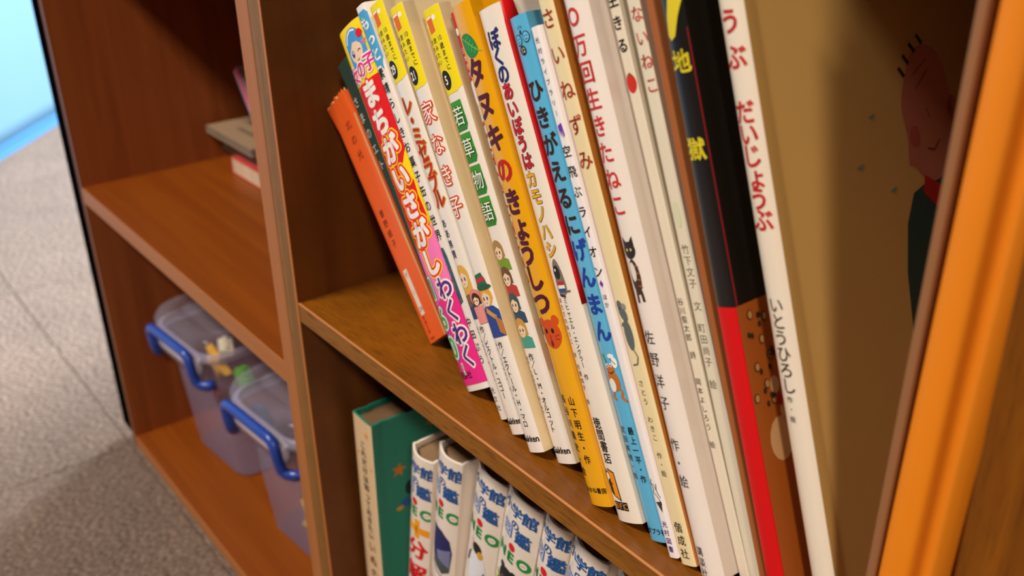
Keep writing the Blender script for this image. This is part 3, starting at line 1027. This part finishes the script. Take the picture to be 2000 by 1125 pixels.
    p.vt('空飛ぶライオン', 2.6, 48.8, 2.7, 97.2, 5.0, K, 2, 0.012)
    p.poly([(2.8, 100.6), (3.9, 102.2), (2.8, 103.8), (1.7, 102.2)], PU).vt('ほか', 2.8, 107.6, 2.8, 110.8, 2.5, K)
    b.put('title_print', p)
    p = Print().line([(1.6, 184), (1.0, 186), (1.8, 188), (1.2, 190), (2.4, 191), (3.6, 192.6), (4.2, 195)], .35, K).line([(1.0, 186), (2.6, 186.6), (3.6, 190.4)], .3, K).poly([(1.2, 194), (4.4, 193.6), (3.6, 198.4)], (60, 56, 58)).line([(3.8, 186), (3.2, 189), (4.4, 192)], .3, K)
    p.vt('光村図書', 2.8, 203.5, 2.8, 214.3, 2.9, PU, 2, 0.01)
    b.put('publisher_print', p)
    # 13 cream mouse book
    b = Book('picture_book', 'slim cream book with a grey mouse on its spine', -218.9, 10.6, ZS, 22.9, 8.55, 278, 200, (196, 120, 44), spine_rgb=(242, 222, 172), sag=0.8, pw=4, group=GRP, hard=True, rough=0.4, coat=0.2)
    BK = (172, 62, 40)
    b.put('title_print', Print().vt('ちいさいねずみ', 3.9, 29.5, 4.4, 111.2, 8.2, BK, 2, 0.015))
    GM = (96, 104, 100)
    p = Print().ell(4.2, 181.0, 2.3, 6.4, GM, 2).ell(3.8, 172.2, 2.0, 3.6, GM, 2, rot=-20).ell(2.8, 168.8, 1.5, 1.9, GM, 2).ell(5.2, 169.4, 1.2, 1.3, (150, 140, 134), 3).ell(2.8, 170.0, .3, .35, K, 4).line([(4.6, 186.6), (6.2, 190), (5.0, 193), (2.2, 193.4)], .6, GM, 2).line([(2.6, 176), (1.4, 177.4)], .9, GM, 2)
    b.put('mouse_picture', p)
    b.put('author_print', Print().vt('さとう わきこ 作・絵', 4.0, 200.9, 4.0, 238.6, 3.0, (90, 78, 56)).vt('偕成社', 4.2, 261.5, 4.2, 272.8, 4.6, (70, 60, 50), 2, 0.01))
    # 14 wide white cat book
    b = Book('picture_book', 'large white book with a red numeral title and a small brown cat on its spine', -209.5, 10.6, ZS, 21.84, 13.2, 264, 210, (246, 234, 224), sag=2.2, pw=2.2, group=GRP, rough=0.3, coat=0.4)
    RE = (212, 42, 36)
    p = Print().vt('1OO', 5.2, 17.5, 5.2, 42.0, 9.4, RE, 2, 0.02, 0.95)
    p.vt('万回生きたねこ', 5.2, 52.4, 5.3, 112.6, 8.8, RE, 2, 0.02)
    b.put('title_print', p)
    CB = (70, 48, 36)
    p = Print().ell(5.4, 130, 3.4, 3.4, (46, 40, 40), 2).poly([(2.4, 128.4), (2.6, 124.6), (4.8, 127)], (46, 40, 40), 2).poly([(6.2, 127), (8.4, 124.6), (8.6, 128.6)], (46, 40, 40), 2).ell(5.6, 140.4, 2.8, 7.0, CB, 2).ell(5.0, 138.4, 1.6, 3.8, (232, 220, 206), 3)
    for i in range(4):
        p.line([(6.4, 136 + i * 2.6), (8.2, 136.6 + i * 2.6)], .7, (150, 84, 48), 3)
    p.line([(4.4, 146), (4.2, 150.6)], 1.4, CB, 2).line([(7, 146), (7.4, 150.2)], 1.4, CB, 2).ell(4.4, 129.8, .5, .6, (220, 200, 120), 3).ell(6.6, 129.8, .5, .6, (220, 200, 120), 3)
    b.put('cat_picture', p)
    b.put('author_print', Print().vt('佐野洋子', 4.9, 164.3, 4.7, 190.8, 6.0, K, 2, 0.0).vt('作・絵', 4.7, 207.8, 4.9, 223.0, 5.6, K))
    b.put('publisher_print', Print().vt('講談社', 4.3, 252.4, 4.5, 261.6, 4.2, K))
    # 15, 16
    b = Book('picture_book', 'off-white book with a ripe tomato on its spine below a black title', -194.2, 19, ZS, 21.38, 5.4, 268, 200, (234, 222, 200), sag=0.5, pw=4, group=GRP)
    b.put('title_print', Print().vt('生きる', 2.5, 38.7, 2.6, 55, 5.6, K, 2, 0.02))
    b.put('tomato_picture', Print().ell(2.7, 68.7, 2.4, 3.6, (204, 44, 34), 2).poly([(2, 65.6), (2.8, 64.6), (3.6, 65.8), (2.8, 66.6)], (70, 110, 50), 3))
    b.put('author_print', Print().vt('谷川俊太郎 詩', 2.2, 151, 2.4, 172, 3.2, (90, 80, 70)).vt('岡本よしろう 絵', 2.0, 182.6, 2.0, 208, 3.0, (90, 80, 70)))
    b = Book('picture_book', 'off-white book with a faded red title, left of the black book', -188.4, 19, ZS, 20.4, 6.3, 272, 205, (232, 222, 198), sag=0.5, pw=4, group=GRP)
    b.put('title_print', Print().vt('なまえのないねこ', 3.9, 14.5, 4.0, 73, 6.0, (206, 92, 80), 2, 0.015))
    b.put('author_print', Print().vt('竹下文子 文', 3.3, 133, 3.3, 154.6, 3.8, (130, 120, 96)).vt('町田尚子 絵', 3.0, 163, 2.8, 185, 3.8, (130, 120, 96)).ell(3, 120, 1.6, 5, (210, 214, 176), 1))
    Book('picture_book', 'brown-spined thin book in the gap left of the black book', -180.2, 16.5, ZS, 19.3, 3.0, 262, 190, (164, 92, 40), sag=0.4, pw=4, group=GRP, hard=False, rough=0.6, coat=0.1)
    # 17 black and red
    b = Book('picture_book', 'black book with yellow title lettering and a red lower spine', -174.2, 13.5, ZS, 18.4, 10.0, 268, 210, (17, 16, 17), sag=1.2, pw=2.6, group=GRP, rough=0.35, coat=0.3)
    YW = (222, 200, 40)
    b.put('spine_print', Print().rect(0, 144, 10, 268, (214, 14, 18), 1).rect(9.5, 48, 10, 144, (140, 10, 14), 1))
    p = Print().poly([(7.2, 26), (11, 24), (10, 38), (7.2, 44), (4.8, 50), (2.6, 51.4), (1.4, 49.4), (2.2, 44), (4.6, 36)], YW, 2)
    b.put('brush_stroke_print', p)
    p = Print().vt('地', 5.0, 58.6, 5.0, 58.6, 8.2, YW, 2, 0.03)
    b.put('title_print', p)
    b.put('title_print', Print().vt('獄', 4.7, 88, 4.7, 88, 8.2, YW, 2, 0.03))
    p = Print().rect(0, 143.6, 209, 268, (176, 92, 30), 1)
    rr = random.Random(3)
    for i in range(46):
        u, v = (rr.uniform(2, 14) if i < 22 else rr.uniform(14, 60)), rr.uniform(147, 184)
        if i % 3:
            p.ell(u, v, 0.9, 1.2, (64, 44, 30), 3, 10)
        else:
            p.ell(u, v, 1.5, 1.9, (64, 44, 30), 2, 12).ell(u + .2, v, 1.0, 1.4, (206, 150, 84), 3, 12)
    for (u, v, r) in ((12, 176, 2.4), (16, 186, 3.4), (11, 196, 6), (22, 205, 7)):
        p.ell(u, v, r, r * 1.4, (222, 172, 120), 2, 14)
    p.ell(13.5, 182, 1.8, 2.2, (190, 26, 26), 4, 12)
    b.put_cover('cover_picture', p)
    # 18 white book with the old man on the cover
    b = Book('picture_book', 'white book with a red title whose cover shows an old man in green', -157.0, 19, ZS, 17.62, 10.2, 262, 215, (216, 172, 100), spine_rgb=(242, 228, 208), sag=1.6, pw=2.4, group=GRP, rough=0.35, coat=0.25)
    RR2 = (196, 34, 34)
    p = Print().vt('だいじょ', 4.4, -10, 4.4, 26.5, 8.4, RR2, 2, 0.03).vt('うぶ', 4.5, 37.8, 4.5, 49.2, 8.8, RR2, 2, 0.03).vt('だいじょうぶ', 4.5, 67, 4.8, 103, 8.4, RR2, 2, 0.03)
    b.put('title_print', p)
    b.put('author_print', Print().vt('いとうひろし', 4.7, 132.4, 4.7, 161.4, 6.2, (60, 52, 46), 2, 0.01).vt('作・絵', 4.3, 166.4, 4.3, 173.6, 2.6, (60, 52, 46)))
    p = Print().poly([(66, 250), (64.5, 170), (66, 140), (70, 122), (76, 112), (84, 110), (96, 106), (120, 110), (128, 250)], (58, 84, 76), 1)
    p.poly(smooth([(79, 70), (86, 61), (96, 61), (103, 68), (106, 82), (107, 92), (103, 102), (94, 110), (85, 109), (79, 103), (75.5, 101), (76.5, 92), (75, 80)]), (206, 128, 104), 2)
    p.ell(106.5, 86, 3.4, 5.0, (200, 112, 92), 2).ell(81, 92, 3.2, 4.2, (196, 100, 84), 3, 14)
    for u, v in ((76, 66), (79.5, 62), (84, 58.4), (89, 56)):
        p.line([(u, v), (u + 3.0, v + 3.6)], 1.6, (60, 40, 30), 3)
    p.line([(84, 70), (93, 65.5)], .5, (130, 70, 56), 3).line([(85, 75), (94, 69)], .5, (130, 70, 56), 3)
    p.line([(88, 97.6), (92, 99), (96, 96)], .6, (110, 54, 44), 3).line([(90, 83), (91.5, 87)], .5, (130, 70, 56), 3)
    p.poly([(84, 107), (94, 113), (92, 123), (82, 113)], (196, 52, 36), 3).poly([(104, 98), (110, 104), (106, 114), (96, 112)], (196, 52, 36), 3)
    for u, v in ((55, 80), (45, 96), (62, 108), (118, 66)):
        p.poly([(u, v), (u + 4.4, v - .8), (u + 4, v + .6), (u + 2, v + 1.2)], (150, 170, 150), 2)
    b.put_cover('cover_picture', p)
    # 19 brown + orange at the right end
    Book('picture_book', 'thin dull brown book edge showing left of the orange book', -140.2, 10.6, ZS, -1.3, 2.9, 258, 180, (150, 100, 62), sag=0.3, pw=4, group=GRP, hard=False, rough=0.6, coat=0.05)
    b = Book('picture_book', 'bright orange hardcover standing almost upright at the right end of the row', -136.8, 9.4, ZS + 0.8, -1.82, 22.0, 272, 210, (238, 134, 0), sag=2.2, pw=4, group=GRP, rough=0.6, coat=0.0, dent=(13.6, 3.4, 2.6))


row_books()


# ------------------------------------------------------------------ lower shelf of the plywood case
def low_books():
    g = 'books standing on the bottom shelf'
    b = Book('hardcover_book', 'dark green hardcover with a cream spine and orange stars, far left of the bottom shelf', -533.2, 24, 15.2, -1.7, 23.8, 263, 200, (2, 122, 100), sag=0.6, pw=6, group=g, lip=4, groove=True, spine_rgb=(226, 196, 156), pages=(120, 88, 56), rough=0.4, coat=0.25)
    p = Print().star(17.2, 11, 3.0, (226, 140, 40), 1, 10).star(4.6, 30, 2.0, (226, 140, 60), 1).star(20.4, 37, 1.9, (226, 150, 80), 1, 20)
    p.vt('これだけは知っておきたい', 11.6, 21, 12.6, 98, 6.6, (40, 28, 22), 2, 0.03)
    p.vt('いぬのはなし', 12.8, 108, 13.4, 168, 9.4, (190, 24, 44), 2, 0.02)
    b.put('title_print', p)
    for u, v, r, t in ((19, 43, 6.2, 12), (46, 14, 5, 30), (50, 60, 5, 0)):
        b.put_cover('star_picture', Print().star(u, v, r, (196, 116, 30), 1, t))
    b.put_cover('cover_picture', Print().ell(27, 61, 4, 6, (16, 30, 34), 1).ell(24, 72, 5, 4, (40, 90, 150), 2).ell(18, 75, 3, 1.8, (206, 140, 30), 3))

    labels = ['white encyclopedia with an orange plus and red title on the bottom shelf',
              'white encyclopedia with a dark blue earth photo on its spine',
              'white encyclopedia with a penguin on its spine',
              'white encyclopedia with a black bear on its spine',
              'white encyclopedia right of the bear volume, half under the shelf edge',
              'white encyclopedia with its page tops showing, second from the right below the shelf',
              'rightmost white encyclopedia, only its top corner showing under the shelf']
    data = [(282, -463.5, -9, 23), (299.5, -432, -10, 24), (310, -391, -12.3, 26.3), (312, -362.7, -12.3, 29.6), (313, -331, -12.3, 21.3), (311, -308.5, -12.3, 25), (313, -276, -12.3, 24)]
    BLU, GRN, RDD = (36, 96, 168), (34, 140, 66), (214, 26, 36)
    for i, (zt, xt, lean, w) in enumerate(data):
        y = 28
        th = math.radians(lean)
        h = (zt - 14.2 - w * math.sin(-th)) / math.cos(th)
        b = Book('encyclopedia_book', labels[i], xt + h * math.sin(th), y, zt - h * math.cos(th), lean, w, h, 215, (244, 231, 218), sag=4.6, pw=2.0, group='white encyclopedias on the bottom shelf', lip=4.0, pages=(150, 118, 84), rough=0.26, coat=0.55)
        p = Print()
        c0 = (w - 28) / 2 - 0.5
        for c, u, v, z in (('小', 4.8, 10.8, 8.0), ('学', 13.4, 10.8, 9.4), ('館', 23.0, 10.6, 10.2), ('の', 13.8, 20.4, 7.2), ('鑑', 20.4, 27.4, 11.0)):
            p.ch(c, u + c0, v, z, (20, 54, 104), 2, 0.04)
            p.ch(c, u + c0, v, z, BLU, 3, 0.018)
        p.rect(3.4 + c0, 23.6, 12.4 + c0, 32.6, BLU, 2).ch('図', 7.9 + c0, 28.1, 8.2, (232, 222, 210), 3, 0.0)
        p.ell(13.9 + c0, 38.4, 2.7, 2.9, RDD, 2)
        p.ch('N', 5.4 + c0, 46.6, 10.5, GRN, 2, 0.07).ch('E', 14.2 + c0, 46.4, 10.5, GRN, 2, 0.07)
        p.ell(23.6 + c0, 45.8, 4.6, 4.6, GRN, 2).ell(23.6 + c0, 45.8, 2.3, 2.3, (240, 232, 220), 3).line([(22.2 + c0, 45.8), (25 + c0, 45.8)], .6, (206, 80, 70), 4)
        b.put('series_print', p)
        if i == 0:
            OG = (240, 160, 20)
            p = Print().rect(11.6, 52.5, 16.0, 69, OG, 2).rect(4.8, 58.5, 22.6, 64.5, OG, 2)
            p.vt('分解する図鑑', 13.8, 79, 13.8, 190, 17.5, RDD, 3, 0.04)
            b.put('title_print', p)
        elif i == 1:
            p = Print().poly([(5, 60), (14, 60.5), (20, 66), (22, 76), (21, 94), (16, 98), (8, 92), (5, 80)], (42, 46, 96), 2).poly([(10, 80), (21, 74), (21, 90), (12, 86)], (120, 124, 160), 3).poly([(6, 84), (14, 87), (21, 90), (20.6, 94), (16, 97), (9, 92)], (76, 84, 84), 3).line([(6, 92), (12, 99), (20, 102)], 1.2, (110, 110, 106), 2)
            b.put('earth_picture', p)
            b.put('title_print', Print().vt('宇宙', 13.5, 116, 13.5, 138, 18, RDD, 3, 0.04))
        elif i == 2:
            p = Print().ell(14, 79, 7.4, 17, (226, 226, 230), 2).ell(13, 60.4, 4.2, 4.4, (36, 34, 36), 3).poly([(10.4, 58), (6.6, 55), (11.6, 60.6)], (150, 40, 30), 4).ell(16.2, 64, 2.2, 3.2, (214, 160, 40), 4)
            p.poly([(7.6, 66), (4.6, 71), (3.6, 80), (6.2, 76)], (70, 66, 70), 3).poly([(20, 76), (26, 84), (25.4, 87), (19.4, 80)], (100, 88, 84), 3).poly([(6, 95), (12, 97), (18, 104), (6, 104)], (90, 60, 80), 3)
            b.put('penguin_picture', p)
        elif i == 3:
            p = Print().ell(14, 66, 8, 9, (34, 34, 40), 2).ell(8.6, 58.4, 2.4, 2.6, (34, 34, 40), 2).ell(18.6, 58.6, 2.4, 2.6, (34, 34, 40), 2).ell(11, 68, 3, 3, (90, 74, 64), 3).rect(5, 72, 24, 110, (34, 34, 40), 2)
            p.ell(4.4, 70, 2.6, 1.5, (170, 180, 70), 3, rot=30).ell(3.6, 76, 2.4, 1.5, (190, 180, 80), 3, rot=-20)
            b.put('bear_picture', p)


low_books()


# ------------------------------------------------------------------ left bookcase contents
def lying_book(name, label, x0, x1, y0, y1, z0, z1, cov, pg, spine_front=True):
    r = empty(name, Vector((x0, y0, z0)) * MM, label, 'book', 'small books stacked flat in the laminate bookcase')
    t = 0.8

    def lb(nm, a0, a1, b0, b1, c0, c1, m, bev=0.0):
        return box(nm, a0, a1, b0, b1, c0, c1, m, r, bev)
    bm = bmesh.new()
    # C-shaped cover wrapped round the left-hand spine
    pr = [(x1 - x0, 0), (2.5, 0), (0.6, 1.2), (0, (z1 - z0) / 2), (0.6, z1 - z0 - 1.2), (2.5, z1 - z0), (x1 - x0, z1 - z0)]
    inn = [(x1 - x0, t), (3, t), (1.4, 1.8), (t, (z1 - z0) / 2), (1.4, z1 - z0 - 1.8), (3, z1 - z0 - t), (x1 - x0, z1 - z0 - t)]
    rings = []
    for y in (0, y1 - y0):
        rings.append(([bm.verts.new(Vector((a, y, c)) * MM) for a, c in pr], [bm.verts.new(Vector((a, y, c)) * MM) for a, c in inn]))
    (o0, i0), (o1, i1) = rings
    for k in range(len(pr) - 1):
        bm.faces.new((o0[k], o0[k + 1], o1[k + 1], o1[k]))
        bm.faces.new((i0[k + 1], i0[k], i1[k], i1[k + 1]))
        bm.faces.new((o0[k + 1], o0[k], i0[k], i0[k + 1]))
        bm.faces.new((o1[k], o1[k + 1], i1[k + 1], i1[k]))
    for k in (0, -1):
        bm.faces.new((o0[k], o1[k], i1[k], i0[k]))
    bm_obj('cover', bm, paper_cover(cov, 0.4, 0.25), r)
    box('page_block', x0 + 2.2, x1 - 0.6, y0 + 0.5, y1 - 0.5, z0 + t, z1 - t, pages_mat(pg), r)
    return r


def left_items():
    lying_book('paperback_book', 'cream paperback with red cover edges at the bottom of the flat stack', -956, -890, 133, 238, 305.1, 322, (206, 60, 56), (232, 206, 176))
    lying_book('paperback_book', 'teal-edged paperback in the middle of the flat stack', -990, -892, 139, 245, 322.2, 338, (50, 100, 104), (150, 140, 120))
    r = lying_book('paperback_book', 'white paperback, cover toned tan for shade, with dark print lying on top of the flat stack', -998, -889, 128, 236, 338.2, 346, (160, 134, 106), (130, 118, 104))  # white cover and its print darkened to paint in the shade

    def top(u, v, e):
        return (u * MM, v * MM, (346 - 338.2 + e) * MM)
    p = Print().rect(14, 60, 100, 70, (64, 52, 44), 1).rect(22, 36, 104, 46, (74, 60, 50), 1).rect(34, 18, 80, 24, (116, 94, 76), 1)
    p.build('cover_print', r, top, [], (0, 109), (0, 108))
    p = Print().rect(0, 0, 109, 3, (44, 54, 84), 1)
    b = Book('paperback_book', 'pink and lilac paperback leaning over the flat stack', -848, 136, 305.2, 36, 11, 132, 100, (196, 178, 200), sag=0.5, pw=4, hard=False, group='small books stacked flat in the laminate bookcase')
    b.put('spine_print', Print().rect(5.5, 0, 11, 90, (226, 84, 110), 1).rect(0, 6, 1.6, 132, (90, 84, 160), 1))

    # plastic storage boxes
    body_m = plastic_clear('clear_box_body', (196, 186, 214), 0.17, 0.3)
    lid_m = plastic_clear('clear_box_lid', (190, 184, 196), 0.07, 0.12)
    lip_m = plastic_clear('clear_box_lip', (226, 214, 226), 0.72, 0.25)
    rim_m = plastic_clear('clear_box_rim', (206, 196, 214), 0.30, 0.2)
    blue = plain((36, 64, 150), 0.3, 0.3)

    def rr(x0, x1, y0, y1, rad, z, n=7):
        out = []
        for cx, cy, a0 in ((x1 - rad, y1 - rad, 0), (x0 + rad, y1 - rad, 90), (x0 + rad, y0 + rad, 180), (x1 - rad, y0 + rad, 270)):
            for k in range(n):
                a = math.radians(a0 + 90 * k / (n - 1))
                out.append(Vector((cx + rad * math.cos(a), cy + rad * math.sin(a), z)) * MM)
        return out

    def loft(bm, loops, cap0=True, cap1=False):
        rs = [[bm.verts.new(p) for p in l] for l in loops]
        for a, b2 in zip(rs, rs[1:]):
            m = len(a)
            for i in range(m):
                bm.faces.new((a[i], a[(i + 1) % m], b2[(i + 1) % m], b2[i]))
        if cap0:
            bm.faces.new(rs[0][::-1])
        if cap1:
            bm.faces.new(rs[-1])

    def storage_box(label, x, y):
        r = empty('storage_box', Vector((x, y, 14)) * MM, label, 'box', 'clear storage boxes with blue handles', 0, 4.3)
        bm = bmesh.new()
        loft(bm, [rr(-50, 50, 30, 190, 14, 0.4), rr(-53, 53, 27, 194, 18, 4), rr(-57, 57, 14, 208, 22, 140), rr(-58, 58, 12, 210, 22, 150)])
        bm_obj('body', bm, body_m, r, True)
        bm = bmesh.new()
        loft(bm, [rr(-57.5, 57.5, 11, 211, 22, 143), rr(-62, 62, 4, 218, 27, 144), rr(-62.5, 62.5, 3.5, 218.5, 28, 152), rr(-58, 58, 9, 213, 24, 153)], False)
        bm_obj('rim', bm, rim_m, r, True)
        bm = bmesh.new()
        loft(bm, [rr(-63, 63, 3, 219, 28, 153.2), rr(-63.5, 63.5, 2.5, 219.5, 28, 160), rr(-60, 60, 6, 216, 27, 167), rr(-56, 56, 11, 211, 25, 170), rr(-48, 48, 24, 198, 20, 170.4), rr(-46, 46, 27, 195, 18, 165), rr(-44, 44, 29, 193, 17, 164.6), rr(-26, 26, 60, 162, 12, 165), rr(-24, 24, 62, 160, 11, 169), rr(-21, 21, 65, 157, 10, 169.6)], False, True)
        bm_obj('lid', bm, lid_m, r, True)
        for sgn, yy in ((-1, 0.0), (1, 222.0)):
            bm = bmesh.new()
            pts = [(-57, 13, 124), (-53, 7, 122), (-46, 3, 122), (-43, 0.5, 126), (-42.5, -1.5, 138), (-42.3, -2.2, 147), (-41, -2.6, 152), (-36, -2.8, 155.5), (-20, -3, 156), (0, -3, 156), (20, -3, 156), (36, -2.8, 155.5), (41, -2.6, 152), (42.3, -2.2, 147), (42.5, -1.5, 138), (43, 0.5, 126), (46, 3, 122), (53, 7, 122), (57, 13, 124)]
            q = [Vector((a, (b2 if sgn < 0 else -b2) + yy, c)) * MM for a, b2, c in pts]
            tube(bm, q, 0.0047, 12, True, 1.2)
            bm_obj('handle', bm, blue, r, True).__setitem__('label', 'blue handle')
        bm = bmesh.new()
        loft(bm, [rr(-43, 43, 3.0, 10, 3, 129), rr(-45, 45, 1.8, 10, 3, 138), rr(-44, 44, 2, 10, 3, 148)], True, True)
        bm_obj('front_lip', bm, lip_m, r, True)
        return r

    def toy(name, label, x, y, z, kind, rgb, s):
        s *= MM
        bm = bmesh.new()
        if kind == 'block':
            bmesh.ops.create_cube(bm, size=1)
            for v in bm.verts:
                v.co = Vector((v.co.x * s * 1.6, v.co.y * s, v.co.z * s * 0.7))
            bmesh.ops.bevel(bm, geom=bm.edges[:], offset=s * 0.08, segments=2, affect='EDGES')
            for i in (-1, 0, 1):
                c = bmesh.ops.create_cone(bm, cap_ends=True, segments=12, radius1=s * 0.18, radius2=s * 0.18, depth=s * 0.25)
                bmesh.ops.translate(bm, verts=c['verts'], vec=(i * s * 0.5, 0, s * 0.45))
        elif kind == 'star':
            lo, hi = [[bm.verts.new(((s if i % 2 == 0 else s * 0.45) * math.cos(i * math.pi / 5), q, (s if i % 2 == 0 else s * 0.45) * math.sin(i * math.pi / 5))) for i in range(10)] for q in (-s * 0.18, s * 0.18)]
            for i in range(10):
                bm.faces.new((lo[i], lo[(i + 1) % 10], hi[(i + 1) % 10], hi[i]))
            bm.faces.new(lo[::-1])
            bm.faces.new(hi)
        elif kind == 'ring':
            pts = [Vector((s * math.cos(a * math.pi / 10), 0, s * math.sin(a * math.pi / 10))) for a in range(20)]
            tube(bm, pts + [pts[0]], s * 0.3, 10)
        else:   # crumpled sheet bag
            bmesh.ops.create_icosphere(bm, subdivisions=3, radius=s)
            for v in bm.verts:
                k = 1 + 0.22 * math.sin(v.co.x / s * 5 + 1) * math.cos(v.co.z / s * 6) + 0.14 * math.sin(v.co.y / s * 9)
                v.co = Vector((v.co.x * k, v.co.y * k * 0.8, v.co.z * k * 1.15))
        o = bm_obj(name, bm, plain(rgb, 0.5), None)
        o.location = Vector((x, y, z)) * MM
        o.rotation_euler = (random.uniform(-.25, .25), random.uniform(-.5, .5), random.uniform(-.4, .4))
        tag(o, label, 'toy', 'toys inside the clear boxes')

    bx1, bx2 = -908, -723
    storage_box('clear plastic box with a blue handle, nearer the black panel', bx1, 27)
    storage_box('clear plastic box with a blue handle, beside the middle upright', bx2, 27)
    toy('toy_bag', 'teal and blue toy bag low in the left clear box', bx1 + 26, 92, 58, 'bag', (24, 110, 150), 17)
    toy('toy_block', 'green toy block near the top of the left clear box', bx1 + 30, 84, 118, 'block', (96, 170, 40), 15)
    toy('toy_star', 'yellow toy star high in the left clear box', bx1 - 8, 72, 124, 'star', (236, 176, 40), 20)
    toy('toy_block', 'cream toy block high in the left clear box', bx1 + 12, 76, 148, 'block', (226, 214, 180), 14)
    toy('toy_ring', 'small red toy ring in the left clear box', bx1 - 4, 64, 96, 'ring', (220, 40, 60), 6)
    toy('toy_bag', 'dark patterned toy bag under the lid of the left clear box', bx1 - 4, 160, 118, 'bag', (86, 66, 54), 22)
    toy('toy_star', 'yellow toy figure low in the front of the right clear box', bx2 + 16, 68, 50, 'star', (250, 214, 20), 25)
    toy('toy_block', 'blue toy block in the right clear box', bx2 + 28, 86, 92, 'block', (60, 130, 214), 20)
    toy('toy_bag', 'green toy bag near the top of the right clear box', bx2 + 18, 130, 122, 'bag', (86, 140, 50), 18)
    toy('toy_block', 'brown toy block under the lid of the right clear box', bx2 - 20, 110, 134, 'block', (150, 96, 60), 20)


left_items()
